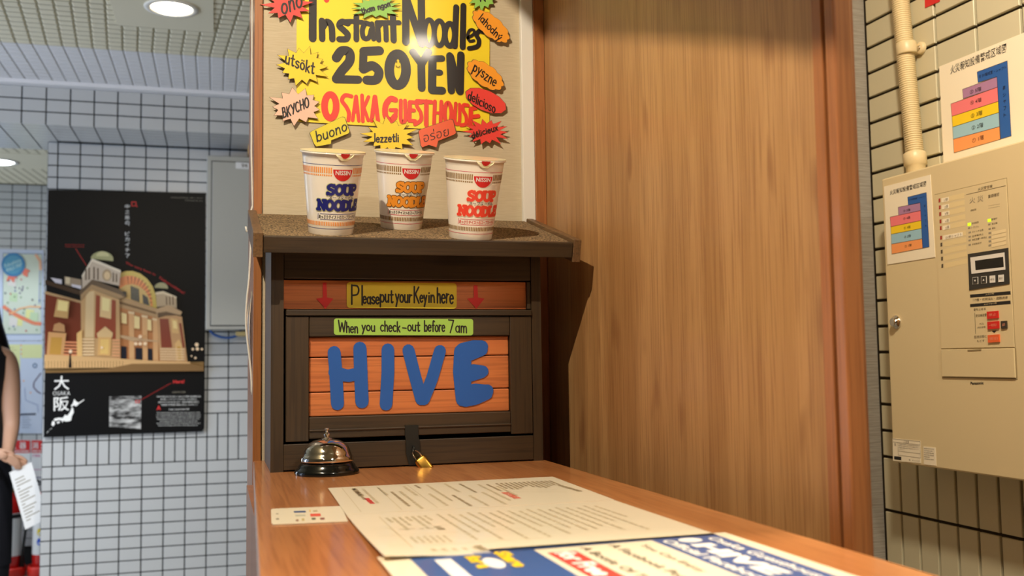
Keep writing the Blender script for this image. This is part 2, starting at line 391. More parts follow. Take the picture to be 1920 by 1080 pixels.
# ================================================================== SETTING
def struct(name, a, b, m, **k): return tag(bx(name, a, b, m, **k), kind='structure')
struct('floor', (-3.4, -2.2, -.1), (1.5, 7.3, 0), 'floor_tile')
struct('wall_back', (-3.4, -2.3, 0), (1.5, -2.2, 2.6), 'plaster')
struct('wall_middle', (.0545, YW, 0), (.60, YWP, ZC+.1), 'wallpaper')
wp = struct('wall_alcove', (.601, YWP-.012, 0), (1.3235, YWP+.1, ZC), 'wallpaper_grey')
# left wall with the entrance opening
wl = thing('wall_left', (-3.3, 2.5, 0), kind='structure')
for nm, a, b in (('pier', (-3.4, -2.2, 0), (-3.25, 1.4, 2.6)), ('pier', (-3.4, 3.9, 0), (-3.25, 5.1, 2.6)), ('pier', (-3.4, 6.7, 0), (-3.25, 7.3, 2.6)),
                 ('lintel', (-3.4, 1.4, 2.46), (-3.25, 3.9, 2.6)), ('lintel', (-3.4, 5.1, 2.4), (-3.25, 6.7, 2.6)),
                 ('sill', (-3.4, 1.4, 0), (-3.25, 3.9, .4)), ('sill', (-3.4, 5.1, 0), (-3.25, 6.7, .4))):
    bx(nm, a, b, 'plaster', wl)
cl = struct('ceiling', (-3.4, -2.3, ZC), (1.5, 7.3, ZC+.12), 'ceiling_gap')

def tile_obj(name, dims, m, bev):
    b = MB(); b.box([-d/2 for d in dims], [d/2 for d in dims], m, 0)
    # cheap chamfer on the front: shrink front face
    return b.mesh(name)
def tile_mesh(wu, wv, t, axis, sgn, m):
    """raised tile with chamfered front; axis = facing axis, sgn = facing sign"""
    c = .0012; pts = []
    for (a, b, d) in ((wu/2, wv/2, 0), (wu/2, wv/2, t-c), (wu/2-c, wv/2-c, t)):
        pts.append([(-a, -b, d), (a, -b, d), (a, b, d), (-a, b, d)])
    mb = MB()
    def cv(p):
        if axis == 1: return (p[0], sgn*p[2], p[1])
        if axis == 0: return (sgn*p[2], p[0], p[1])
        return (p[0], p[1], sgn*p[2])
    r = [[cv(p) for p in q] for q in pts]
    flip = (axis == 1 and sgn > 0) or (axis == 0 and sgn < 0) or (axis == 2 and sgn < 0)
    fs = [r[2]]+[[r[k][i], r[k][(i+1) % 4], r[k+1][(i+1) % 4], r[k+1][i]] for k in (0, 1) for i in range(4)]
    for f in fs: mb.face(f[::-1] if flip else f, m)
    return mb.mesh('tile')
TM = {}
def tile(parent, u0, u1, v0, v1, plane, axis, sgn, m, j=.0025, t=.006):
    du = round(u1-u0-2*j, 4); dv = round(v1-v0-2*j, 4)
    if du < .004 or dv < .004: return
    k = (du, dv, axis, sgn, m, t)
    if k not in TM: TM[k] = tile_mesh(du, dv, t, axis, sgn, m)
    o = bpy.data.objects.new('tile', TM[k]); C.objects.link(o); uc, vc = (u0+u1)/2, (v0+v1)/2
    put(o, {0: (plane, uc, vc), 1: (uc, plane, vc), 2: (uc, vc, plane)}[axis], parent)
def tile_stuff(mb, u0, u1, v0, v1, plane, axis, sgn, m, j=.0025, t=.006):
    du = u1-u0-2*j; dv = v1-v0-2*j
    if du < .004 or dv < .004: return
    k = (round(du, 4), round(dv, 4), axis, sgn, m, t)
    if k not in TM: TM[k] = tile_mesh(du, dv, t, axis, sgn, m)
    me = TM[k]; uc, vc = (u0+u1)/2, (v0+v1)/2
    c = Vector({0: (plane, uc, vc), 1: (uc, plane, vc), 2: (uc, vc, plane)}[axis])
    mb.add([v.co+c for v in me.vertices], [list(p.vertices) for p in me.polygons], m)

# --- column wall with the poster
PX, X0 = .0927, -.6835
XE = -.7265
wc = thing('wall_column', (-.3, YCOL+.25, 0), kind='structure')
bx('wall_core', (XE, YCOL+.006, 0), (1.3, YCOL+.5, ZS), 'grout', wc)
sb = MB(); rows = [(1.068+i*.0535, 1.068+(i+1)*.0535, 0) for i in range(23)]
rows += [(1.068-.107, 1.068, 1), (1.068-.214, 1.068-.107, 1)]
rows += [(.854-.0535*(i+1), .854-.0535*i, 0) for i in range(15)]
cols = [XE]+[X0+PX*i for i in range(22)]
ntile = 0
for z0, z1, sol in rows:
    for i in range(len(cols)-1):
        cs = [(cols[i], cols[i+1])]
        if sol: mid = cols[i+1]-PX/2; cs = [(max(cols[i], mid-PX/2), mid), (mid, cols[i+1])] if mid > cols[i]+.004 else cs
        for a, b in cs:
            hid = (-.72 < a and b < -.06 and .99 < z0 and z1 < 2.08) or a > .2 or z1 < .40 or (a > -.03 and z0 > 1.47 and z1 < 2.25)
            if hid: tile_stuff(sb, a, b, z0, z1, YCOL+.006, 1, -1, 'tile_cool')
            else: tile(wc, a, b, z0, z1, YCOL+.006, 1, -1, 'tile_cool'); ntile += 1
tag(sb.build('tile_field', wc), kind='stuff')
# --- lintel beam (fascia and soffit)
wb = thing('trim_beam', (-.6, YFAS+.2, ZS), kind='structure')
bx('beam_core', (-3.25, YFAS+.006, ZS+.006), (1.3, YCOL+.17, ZC), 'grout', wb)
fs_ = MB(); ss_ = MB()
for i in range(-12, 21):
    a, b = X0+PX*i, X0+PX*(i+1)
    for k in range(4):
        z0, z1 = ZS+k*.0535, min(ZS+(k+1)*.0535, ZC-.012)
        if -1.1 < a < .2: tile(wb, a, b, z0, z1, YFAS+.006, 1, -1, 'tile_cool')
        else: tile_stuff(fs_, a, b, z0, z1, YFAS+.006, 1, -1, 'tile_cool')
    for k in range(10):
        y0 = YFAS+k*.0535
        if a > -.74 and y0 > YCOL-.03: continue
        y1 = y0+.0535
        if -1.15 < a < .2: tile(wb, a, b, y0, y1, ZS+.006, 2, -1, 'tile_cool', j=.0022)
        else: tile_stuff(ss_, a, b, y0, y1, ZS+.006, 2, -1, 'tile_cool')
fs_.f += [[len(fs_.v)+a for a in f] for f in ss_.f]; fs_.m += ss_.m; fs_.smooth += ss_.smooth; fs_.v += ss_.v
tag(fs_.build('tile_field', wb), kind='stuff')
# --- ceiling relief: small raised pads
def pads(name, x0, x1, y0, y1, m, skew, parent, holes=(), w=.044, d=.036, h=.0028):
    b = MB(); ny = int(round((y1-y0)/.05))
    for r in range(ny):
        y = y0+(r+.5)*.05; sh = (skew*r) % .052
        n = int((x1-x0)/.052)
        for c in range(n):
            x = x0+(c+.5)*.052+sh
            if x > x1-.02: continue
            if any(hx0 < x < hx1 and hy0 < y < hy1 for hx0, hx1, hy0, hy1 in holes): continue
            vs = [(x+sx*w/2*k, y+sy*d/2*k, ZC-hh) for hh, k in ((0, 1.06), (h, .9)) for sx, sy in ((-1, -1), (1, -1), (1, 1), (-1, 1))]
            b.add(vs, [(4, 7, 6, 5), (0, 4, 5, 1), (1, 5, 6, 2), (2, 6, 7, 3), (3, 7, 4, 0)], m)
    return tag(b.build(name, parent), kind='stuff')
holes = []
pads('ceiling_relief', -1.9, .5, 1.9, 3.90, 'ceiling_cream', -.004, cl, holes)
pads('ceiling_relief', -1.9, .5, 3.90, 4.40, 'ceiling_pale', 0, cl, w=.047, d=.044, h=.0025)
bx('ceiling_board', (-3.2, 3.895, ZC-.0006), (.5, 4.40, ZC), 'ceiling_gap_pale', cl)
pads('ceiling_relief', -3.1, -.3, 4.97, 6.98, 'ceiling_cream', .004, cl)
bx('trim_cornice', (-3.25, 4.385, ZC-.018), (.6, YFAS+.008, ZC-.001), 'ceiling_pale'); bpy.data.objects['trim_cornice']['kind'] = 'structure'
bx('access_plate', (-.335, 3.0, ZC-.006), (-.015, 3.585, ZC), 'ceiling_cream', cl)
bx('access_plate', (-1.5, 5.95, ZC-.006), (-.9, 6.4, ZC), 'ceiling_cream', cl)
# --- far wall
wf = thing('wall_far', (-1, YFAR+.1, 0), kind='structure')
bx('wall_core', (-3.4, YFAR+.006, 0), (-.2, YFAR+.15, ZC), 'grout', wf)
fb = MB(); PF = .0872
for r in range(46):
    z1 = 2.366+.0535*2-.0505*r; z0 = z1-.0505
    if z0 < 0: break
    for i in range(-20, 6):
        a = -1.1835+PF*i; b = a+PF
        vis = -1.50 < a < -1.05 and z0 > .15
        if vis: tile(wf, a, b, z0, min(z1, ZC-.002), YFAR+.006, 1, -1, 'tile_cool', j=.0022)
        else: tile_stuff(fb, a, b, z0, min(z1, ZC-.002), YFAR+.006, 1, -1, 'tile_cool')
tag(fb.build('tile_field', wf), kind='stuff')
# --- right tiled wall
wr = thing('wall_right', (XR+.05, 0, 0), kind='structure')
bx('wall_core', (XR+.006, -2.2, 0), (XR+.16, 7.2, ZC), 'grout_warm', wr)
rb = MB(); PY = .1048; Y0 = 1.7565
rr = [(1.088+.0537*i, 1.088+.0537*(i+1), 0) for i in range(26)]+[(1.088-.109*(i+1), 1.088-.109*i, 1) for i in range(4)]
for z0, z1, sol in rr:
    z1 = min(z1, ZC)
    segs = [(YWP-.013, Y0)]
    for i in range(38):
        a = Y0-PY*i
        segs += [(a, a-PY/2), (a-PY/2, a-PY)] if sol else [(a, a-PY)]
    for a, b in segs:
        hid = b < 1.18 or z1 < .95 or (b < 1.26 and z1 < 1.0) or z0 > 2.12 or (a < 1.60 and z1 < 1.66 and z0 > 1.09) or (a < 1.52 and 1.6 < z0 < 1.75)
        if hid: tile_stuff(rb, b, a, z0, z1, XR+.006, 0, -1, 'tile_warm', j=.003)
        else: tile(wr, b, a, z0, z1, XR+.006, 0, -1, 'tile_warm', j=.003)
tag(rb.build('tile_field', wr), kind='structure' if 0 else 'stuff')

# --- wooden sliding door with casing on the right of the counter
dr = thing('door_1', (XD, 1.14, 0), kind='structure')
bx('door_panel', (XD, .757, .02), (XD+.036, YW-.001, ZC-.02), 'door_wood', dr)
fr = thing('trim_1', (XD, .72, 0), kind='structure')
bx('casing_stop', (XD-.006, .741, 0), (XD+.02, .756, ZC), 'frame_wood', fr, .0012)
bx('casing_groove', (XD+.011, .731, 0), (XD+.02, .741, ZC), 'frame_wood', fr)
bx('casing', (XD-.010, .716, 0), (XD+.008, .731, ZC), 'frame_wood', fr, .002)
# trims at the wall corner
t2 = thing('trim_2', (.49, YW, 0), kind='structure')
bx('white_strip', (.4785, YW-.010, CT-.3), (.4995, YW, ZC), 'white_paint', t2, .001)
bx('wood_strip', (.4995, YW-.012, CT-.3), (.518, YW, ZC), 'frame_wood', t2, .001)
t3 = thing('trim_3', (.06, YW, 0), kind='structure')
bx('corner_post', (.0535, YW-.006, 0), (.0655, YWP, ZC), 'frame_wood', t3, .001)

# ================================================================== COUNTER
ct = thing('reception_counter', (.24, .7, 0), 'varnished orange-brown wooden reception counter running towards the viewer', 'counter')
zt = CT
tp = MB()
tp.prism([(.0545, YW-.013, zt-.035), (.4535, YW-.013, zt-.035), (.4535, .25, zt-.035), (.0155, .25, zt-.035)], (0, 0, 1), .035, 'counter_wood')
bm = bmesh.new(); me = tp.mesh('counter_top'); bm.from_mesh(me)
bmesh.ops.remove_doubles(bm, verts=bm.verts, dist=1e-5)
bmesh.ops.bevel(bm, geom=[e for e in bm.edges], offset=.0022, segments=2, profile=.5, affect='EDGES')
tp = MB(); tp.bm(bm, 'counter_wood'); tp.build('counter_top', ct)
bx('counter_front', (.045, .27, 0), (.065, YW-.014, zt-.035), 'frame_wood', ct)
bx('counter_side', (.43, .27, 0), (.45, 1.3, zt-.035), 'frame_wood', ct)
bx('counter_end', (.066, .27, 0), (.429, .29, zt-.035), 'frame_wood', ct)

# ================================================================== KEY DROP BOX
kb = thing('key_drop_box', (.257, 1.42, CT), 'dark-stained wooden key drop box with orange planks and blue letters, standing on the counter', 'key box')
YK = 1.505
bz = CT
def K(name, x0, x1, z0, z1, y0, y1, m, bev=.0008, **k): return bx(name, (x0, y0, z0), (x1, y1, z1), m, kb, bev, **k)
ZT = 1.434   # underside line of the roof at the front
def sidepanel(x0, x1):
    b = MB(); b.prism([(x0, YB, bz), (x0, YK, bz), (x0, YK, 1.497), (x0, YB, 1.455)], (1, 0, 0), x1-x0, 'dark_wood_v'); return b.build('side_panel', kb)
sidepanel(.070, .0865); sidepanel(.4335, .4475)
K('back_panel', .0865, .4335, bz, 1.49, YK-.01, YK, 'dark_wood_h', 0)
K('floor_panel', .0865, .4335, bz, bz+.012, YB+.012, YK-.011, 'dark_wood_h', 0)
sb_ = Sheet(P_BOX)
def pz(x, y): p = P_BOX.at(x, y); return p.x, p.z
K('top_rail', .0868, .4333, pz(770, 524)[1], 1.452, YB+.002, YB+.014, 'dark_wood_h')
K('slot_plank', .0868, .428, pz(770, 579)[1], pz(770, 526)[1], YB+.009, YB+.018, 'orange_wood', .0008)
K('corner_block', .428, .4333, pz(770, 579)[1], pz(770, 526)[1], YB+.003, YB+.014, 'dark_wood_v')
zd1 = pz(770, 581)[1]; zd0 = pz(770, 822)[1]     # flap door top / bottom
def mouldbar(name, x0, x1, z0, z1, y0, y1, m): return K(name, x0, x1, z0, z1, y0, y1, m, .0012)
fd = thing('flap_door', (.257, YB, (zd0+zd1)/2)); put(fd, (.257, YB-.001, (zd0+zd1)/2), kb)
def D(name, x0, x1, z0, z1, y0, y1, m, bev=.0010): return bx(name, (x0, y0, z0), (x1, y1, z1), m, fd, bev)
xl, xr_ = .0895, .4325; xi0, xi1 = pz(579, 700)[0], pz(957, 700)[0]
D('door_cap', xl, xr_, zd1-.008, zd1, YB-.004, YB+.010, 'dark_wood_h')
D('stile', xl, xi0, zd0+.001, zd1-.009, YB-.001, YB+.010, 'dark_wood_v'); D('stile', xi1, xr_, zd0+.001, zd1-.009, YB-.001, YB+.010, 'dark_wood_v')
zr1 = pz(770, 630)[1]; zr0 = pz(770, 777)[1]
D('rail', xi0+.0005, xi1-.0005, zr1, zd1-.009, YB-.0005, YB+.010, 'dark_wood_h')
D('rail', xi0+.0005, xi1-.0005, zd0+.004, zr0, YB-.0005, YB+.010, 'dark_wood_h')
D('rail_bead', xi0+.0005, xi1-.0005, zr0-.019, zr0-.0165, YB-.0025, YB, 'dark_wood_h', .0008)
z2 = pz(770, 668)[1]; z3 = pz(770, 732)[1]
for a, b in ((z2, zr1), (z3, z2), (zr0, z3)): D('plank', xi0+.0005, xi1-.0005, a+.0006, b-.0006, YB+.006, YB+.016, 'orange_wood', .0016)
K('bottom_rail', .0868, .4333, bz+.002, zd0-.002, YB, YB+.012, 'dark_wood_h')
# roof: sloping board with side rails, felt and front lip
RF = math.atan2(.058, .21); rn = Vector((0, -math.sin(RF), math.cos(RF))); rd = Vector((0, math.cos(RF), math.sin(RF)))
RP = Vector((.267, 1.296, 1.4615)); P_ROOF = Pl(RP, rn)
def slab_on_roof(name, x0, x1, d0, d1, h0, h1, m, bev=.001):
    b = MB(); b.box((x0, d0, h0), (x1, d1, h1), m, bev)
    b.v = [tuple(Vector((v[0], 0, 0))+Vector((0, RP.y, RP.z))+rd*v[1]+rn*v[2]) for v in b.v]; return b.build(name, kb)
RL = .222
slab_on_roof('roof_board', .0575, .4765, .001, RL, -.010, -.0015, 'dark_wood_h')
slab_on_roof('roof_felt', .0575, .4765, .002, RL, -.0013, .0006, 'felt', 0)
slab_on_roof('front_lip', .0575, .4765, -.011, .0005, -.020, .0012, 'dark_wood_h', .001)
slab_on_roof('side_rail', .0445, .0568, -.012, RL, -.026, .006, 'rail_wood', .001)
slab_on_roof('side_rail', .4772, .4885, -.012, RL-.008, -.026, .006, 'rail_wood', .001)
# adhesive strips and arrows
def rrect(x0, y0, x1, y1, r, n=5, sh=(0, 0)):
    pts = []
    for cx, cy, a in ((x1-r, y0+r, -90), (x1-r, y1-r, 0), (x0+r, y1-r, 90), (x0+r, y0+r, 180)):
        for k in range(n+1):
            t = math.radians(a+90*k/n); pts.append((cx+r*math.cos(t), cy+r*math.sin(t)))
    return [(x, y+(x-x0)/(x1-x0)*sh[0]) for x, y in pts]
PS = Pl((0, YB+.0088, 0), (0, -1, 0)); S1 = Sheet(PS)
st = MB(); S1.slab(st, rrect(650, 529, 856, 577, 6, sh=(2, 0)), 'sign_yellow', .0002, .0006); st = st.build('sign_strip', kb); tag(st, 'yellow strip lettered Please put your key in here')
lt = MB()
for t, x0, x1, y, h, dy in (('Pl', 657, 681, 570, 36, 0), ('ease', 680, 711, 569, 22, 0), ('put', 712, 737, 566, 24, 0), ('your', 741, 772, 566, 24, 0), ('K', 775, 786, 568, 30, 0), ('ey', 787, 800, 566, 22, 0), ('in', 803, 815, 567, 22, 0), ('here', 819, 850, 568, 28, 0)):
    S1.hand(lt, t, (x0, y), (x1, y+1), (x0, y-h), .00115, 'ink_black', .0010, .03, .1)
lt.build('lettering', st)
PS2 = Pl((0, YB-.0008, 0), (0, -1, 0)); S2 = Sheet(PS2)
st = MB(); S2.slab(st, rrect(626, 597, 887, 628, 5, sh=(1, 0)), 'sign_green', .0002, .0006); st = st.build('sign_strip', kb); tag(st, 'green strip lettered When you check-out before 7am')
lt = MB()
for t, x0, x1, y, h in (('W', 634, 648, 622, 21), ('hen', 649, 671, 623, 19), ('you', 678, 703, 620, 17), ('check', 713, 750, 621, 19), ('-', 754, 762, 620, 18), ('out', 764, 787, 620, 18), ('before', 795, 834, 621, 20), ('7', 840, 851, 623, 24), ('am', 854, 875, 623, 20)):
    S2.hand(lt, t, (x0, y), (x1, y+1), (x0, y-h), .00095, 'ink_black', .0010, .03, .1)
lt.build('lettering', st)
for cx in (609, 892):
    b = MB(); S1.slab(b, [(cx-4, 530 if cx < 700 else 535), (cx+3, 530 if cx < 700 else 535), (cx+4, 558), (cx+16, 560), (cx+1, 579), (cx-16, 560), (cx-4, 558)], 'red_print', .0002, .0005); b.build('arrow', kb)
# HIVE letters cut from blue film: fat rounded outlines
P_HV = Pl((0, YB+.0052, 0), (0, -1, 0)); SH = Sheet(P_HV, 460, 480, 2.571)
def fat(name, strokes, t=.0007):
    """film letter: fat rounded strokes, each a hair prouder than the last"""
    b = MB(); n = P_HV.n; lay = 0
    for pts, r in strokes:
        rr = r/2.571*1.30/1850*1.03
        P = [SH.P(x, y, 0) for x, y in pts]
        for L, R, cA, cB in ribbon(P, rr, n):
            b.prism(L[::-1]+cA[::1]+R+cB[::1] if 0 else L+cB[::-1]+R[::-1]+cA[::-1], n, t+lay, 'film_blue'); lay += .00004
    return b.build(name, fd)
fat('letter', [([(428, 465), (436, 560), (444, 712)], 31), ([(552, 445), (556, 560), (562, 702)], 32), ([(430, 560), (480, 575), (500, 577), (530, 570), (560, 560)], 30)])
fat('letter', [([(687, 452), (687, 560), (678, 714)], 31)])
fat('letter', [([(786, 455), (815, 570), (848, 690)], 30), ([(938, 458), (900, 590), (860, 690)], 30)])
fat('letter', [([(1040, 460), (1035, 560), (1048, 690)], 36), ([(1045, 448), (1100, 435), (1142, 436)], 30), ([(1050, 465), (1085, 475), (1140, 452)], 30), ([(1045, 560), (1100, 550), (1145, 556)], 29), ([(1050, 590), (1100, 575), (1140, 562)], 27), ([(1050, 690), (1100, 665), (1165, 650)], 33), ([(1050, 655), (1110, 645), (1160, 650)], 31), ([(1060, 700), (1110, 690), (1165, 665)], 28), ([(1060, 500), (1060, 640)], 30)])
# hasp
hp = MB(); SHP = Sheet(Pl((0, YB-.0015, 0), (0, -1, 0)))
SHP.slab(hp, [(759, 797), (784, 797), (784, 818), (787, 830), (787, 852), (780, 872), (767, 872), (761, 850), (761, 826), (759, 816)], 'black_iron', 0, .002)
hp.build('hasp', kb)
def ringpts(c, r, ax1, ax2, a0=0, a1=360, n=16): return [Vector(c)+ax1*r*math.cos(math.radians(a0+(a1-a0)*k/n))+ax2*r*math.sin(math.radians(a0+(a1-a0)*k/n)) for k in range(n+1)]
b = MB(); hc = SHP.P(774, 842, .006); b.tube(ringpts(hc, .0045, Vector((0, 1, 0)), Vector((0, 0, 1))), .0011, 'black_iron', 6); b.build('staple', kb)
# padlock: hangs from the staple, leaning forward and right
pl_ = thing('padlock', P_BOX.at(788, 868)+Vector((0, -.012, 0)), 'small brass padlock hanging from the black hasp of the key box', 'padlock')
q0 = SHP.P(776, 848, .009); q1 = SHP.P(793, 872, .017); dv = (q1-q0).normalized(); sv = dv.cross(Vector((0, -1, 0))).normalized(); fv = sv.cross(dv)
mt = Matrix((sv, fv, dv)).transposed()
b = MB(); bm = bmesh.new(); bmesh.ops.create_cube(bm, size=1)
for v in bm.verts: v.co = Vector((v.co.x*.0165, v.co.y*.0105, v.co.z*.024))
bmesh.ops.bevel(bm, geom=bm.edges[:], offset=.0035, segments=4, profile=.5, affect='EDGES')
for v in bm.verts: v.co = q0+dv*.0205+mt @ v.co
b.bm(bm, 'brass', True); b.build('lock_body', pl_)
b = MB(); c0 = q0+dv*.004
b.tube([c0+sv*.0045+dv*.006]+[c0+sv*.0045*math.cos(t)-dv*.0075*math.sin(t) for t in [math.pi*k/10 for k in range(11)]]+[c0-sv*.0045+dv*.006], .0011, 'chrome', 8); tag(b.build('shackle', pl_), 'steel shackle')
b = MB(); b.lathe([(.0022, 0), (.0022, .0006), (.0012, .0008)], 'black_iron', q0+dv*.0323, 12, mt); b.build('keyhole', pl_)

# ================================================================== SERVICE BELL
bc = P_CTR.at(613, 888); bc.z = CT
bl = thing('service_bell', bc, 'chrome reception bell on a round black base at the foot of the key box', 'bell')
b = MB(); b.lathe([(.041, 0), (.0415, .003), (.040, .0065), (.037, .0085), (.0365, .011), (.033, .0145), (.027, .0185), (.0, .0195)], 'black_plastic', bc, 48, cap=False); b.build('base', bl)
b = MB(); b.lathe([(.0320, .0165), (.0342, .0165), (.0346, .0172), (.0338, .0225), (.0322, .0240), (.0308, .0280), (.0280, .0340), (.0235, .0390), (.017, .0424), (.009, .0442), (.0, .0447)], 'chrome', bc, 64, cap=False); b.build('dome', bl)
b = MB(); b.lathe([(.0070, .0440), (.0070, .0452), (.0035, .0460), (.0028, .0475), (.0040, .0488), (.0043, .0503), (.0036, .0518), (.0018, .0528), (.0016, .0556), (.0028, .0563), (.0031, .0574), (.0024, .0585), (0, .0588)], 'chrome', bc, 24, cap=False); b.build('plunger', bl)

# ================================================================== CUPS
SER = dict(G)
def addser(ch, extra): SER[ch] = G[ch]+';'+extra
addser('U', "-6,100 18,100;42,100 64,100"); addser('P', "0,0 20,0;0,100 12,100"); addser('N', "-6,0 18,0;-6,100 8,100;42,100 64,100"); addser('L', "-2,100 20,100;46,0 46,24")
addser('D', "-2,0 10,0;-2,100 10,100"); addser('E', "0,0 8,0;52,0 52,22;50,100 50,80"); addser('S', "50,84 50,98;4,14 4,2"); addser('O', "31,99 31,98")
def cup(name, base, spin, tcol, ocol, dcol, lcol, label):
    ax_ = rn; fwd = Vector((0, -1, 0)); fwd = (fwd-ax_*fwd.dot(ax_)).normalized()
    tc = math.radians(spin); rt = ax_.cross(fwd)   # viewer's right
    f2 = (fwd*math.cos(tc)+rt*math.sin(tc)); r2 = ax_.cross(f2)
    HC = .1085; R0, R1 = .0295, .0405
    def rad(h): return R0+(R1-R0)*(h/HC)
    mt = Matrix((r2, -f2, ax_)).transposed()
    t = thing(name, base, label, 'cup noodles', 'cup noodles on the key box roof')
    b = MB(); b.lathe([(.0265, .003), (.0275, 0), (.0290, .0003), (R0, .0012)]+[(rad(h), h) for h in (.02, .04, .06, .08, .10)]+[(R1, HC-.002), (R1+.0022, HC-.0015), (R1+.0026, HC), (R1+.0018, HC+.0010), (R1-.0006, HC+.0008)], 'cup_white', base, 64, mt, cap=True); b.build('body', t)
    b = MB(); n = 48; pts = []
    for k in range(n):
        a = 2*math.pi*k/n; r = R1+.0024
        pts.append(base+mt @ Vector((r*math.cos(a), r*math.sin(a), HC+.0013)))
    b.prism(pts, ax_, .0005, 'cup_lid')
    # pull tab folded over the rim at the front
    def W(s, h, off): th = s/rad(h); r = rad(h)+off; return base+mt @ Vector((r*math.sin(th), -r*math.cos(th), h))
    tb = [(-.013, HC+.0008, .0028), (.013, HC+.0008, .0028), (.010, HC-.003, .0034), (.004, HC-.0085, .0018), (-.004, HC-.0085, .0018), (-.010, HC-.003, .0034)]
    b.face([W(*q) for q in tb], 'cup_lid'); b.build('lid', t)
    pm = MB()
    half = [(.008*math.cos(math.radians(a)), HC+.0002-.0062*math.sin(math.radians(a))) for a in range(0, 181, 20)]
    pm.face([W(s*.72, h+.0004, .0040-(HC-h)*.25) for s, h in half][::-1], 'red_print')
    def band(h0, h1, m, off=.00018, s0=None, s1=None, n=64):
        a0, a1 = (-math.pi, math.pi) if s0 is None else (s0/.036, s1/.036)
        for k in range(n):
            x, y = a0+(a1-a0)*k/n, a0+(a1-a0)*(k+1)/n
            pm.face([base+mt @ Vector(((rad(h)+off)*math.sin(th), -(rad(h)+off)*math.cos(th), h)) for th, h in ((x, h0), (y, h0), (y, h1), (x, h1))], m)
    band(HC*.862, HC*.868, lcol); band(HC*.086, HC*.092, lcol)
    def dash(h0, h1, hh0, hh1, gap):
        n = 84
        for k in range(n):
            th = 2*math.pi*(k+.5)/n
            if gap and abs(((th+math.pi) % (2*math.pi))-math.pi) < gap: continue
            w = .023
            for q0_, q1_ in ((h0, h1), (hh0, hh1)):
                if q0_ is None: continue
                pm.face([base+mt @ Vector(((rad(h)+.0002)*math.sin(x), -(rad(h)+.0002)*math.cos(x), h)) for x, h in ((th-w, q0_), (th+w, q0_), (th+w, q1_), (th-w, q1_))], dcol)
    dash(HC*.765, HC*.835, HC*.73, HC*.75, .40); dash(HC*.125, HC*.175, None, None, 0)
    # emblem half disc
    pts = [(.0142*math.cos(math.radians(a)), HC*.835-.0150*math.sin(math.radians(a))) for a in range(0, 181, 12)]
    EMB = [(-x/.0284+.5, (y-(HC*.835-.0150))/.0150) for x, y in pts]
    def wtext(vs, fs, s0, s1, h0, h1, m, off):
        bm = bmesh.new(); vv = [bm.verts.new((s0+(s1-s0)*a, h0+(h1-h0)*c, 0)) for a, c in vs]
        for f in fs:
            try: bm.faces.new([vv[i] for i in f])
            except Exception: pass
        x = math.floor(s0/.003)*.003
        while x < s1:
            g = bm.verts[:]+bm.edges[:]+bm.faces[:]
            bmesh.ops.bisect_plane(bm, geom=g, plane_co=(x, 0, 0), plane_no=(1, 0, 0)); x += .003
        bm.verts.index_update()
        pm.add([W(v.co.x, v.co.y, off) for v in bm.verts], [[v.index for v in f.verts] for f in bm.faces], m); bm.free()
    wtext(EMB, [list(range(len(EMB)))], -.0135, .0135, HC*.815-.0150, HC*.815, 'red_print', .0003)
    v, f, _ = fmesh('NISSIN', .02); wtext(v, f, -.0102, .0102, HC*.815-.0072, HC*.815-.0014, 'white_print', .0005)
    def fatword(word, s0, s1, h0, h1):
        ws = [glyph2(c)[0] for c in word]; tr = .10; tot = sum(ws)+tr*(len(word)-1)
        for rad_, mm, off in ((.0030, ocol[0], .0004), (.0021, tcol, .0007)):
            x = 0
            for c, wd in zip(word, ws):
                lay_ = 0
                for s in glyph2(c)[1]:
                    P = [Vector((s0+(s1-s0)*(x+px)/tot, h0+(h1-h0)*py, 0)) for px, py in s]
                    P2 = [P[0]]
                    for p in P[1:]:
                        k = max(1, int((p-P2[-1]).length/.003)); q0 = P2[-1]
                        P2 += [q0.lerp(p, (j+1)/k) for j in range(k)]
                    for L, R, cA, cB in ribbon(P2, rad_, Vector((0, 0, 1))):
                        o2 = off+lay_; lay_ += LAY
                        for i in range(len(L)-1): pm.face([W(q.x, q.y, o2) for q in (R[i], R[i+1], L[i+1], L[i])], mm)
                        if cA: pm.face([W(q.x, q.y, o2) for q in [R[0], L[0]]+cA], mm)
                        if cB: pm.face([W(q.x, q.y, o2) for q in [L[-1], R[-1]]+cB], mm)
                x += wd+tr
    fatword('SOUP', -.0190, .0225, HC*.515, HC*.625); fatword('NOODLE', -.0300, .0300, HC*.325, HC*.435)
    v, f, _ = fmesh('スープヌードル', .03); wtext(v, f, -.0165, .0180, HC*.452, HC*.500, 'white_print', .0010)
    v, f, _ = fmesh('スープヌードル', .01); wtext(v, f, -.0165, .0180, HC*.455, HC*.497, 'black_print', .0013)
    # capsule line with small text
    for h in (HC*.200, HC*.268): band(h, h+.0007, lcol, .0003, -.030, .027, 16)
    for s in (-.030, .027):
        pm.face([W(s, HC*.200, .0003), W(s+.0007, HC*.200, .0003), W(s+.0007, HC*.274, .0003), W(s, HC*.274, .0003)], lcol)
    v, f, _ = fmesh('あっさりテイストのスープヌードル', .02); wtext(v, f, -.0285, .0255, HC*.213, HC*.260, 'black_print' if tcol != 'soup_red' else 'red_print', .0003)
    pm.build('print', t)
    return t
def glyph2(ch):
    sv_ = G[ch]; G[ch] = SER[ch]; r = glyph(ch); G[ch] = sv_; return r
mat('cup_white', (244, 236, 222), .32, coat=.2); mat('cup_lid', (246, 238, 196), .3, coat=.3)
mat('soup_blue', (30, 34, 120), .4); mat('soup_orange', (238, 150, 44), .4); mat('soup_red', (238, 72, 52), .4)
mat('dash_orange', (246, 160, 76), .5); mat('dash_brown', (150, 118, 66), .5); mat('line_navy', (60, 66, 130), .5); mat('line_red', (214, 90, 110), .5)
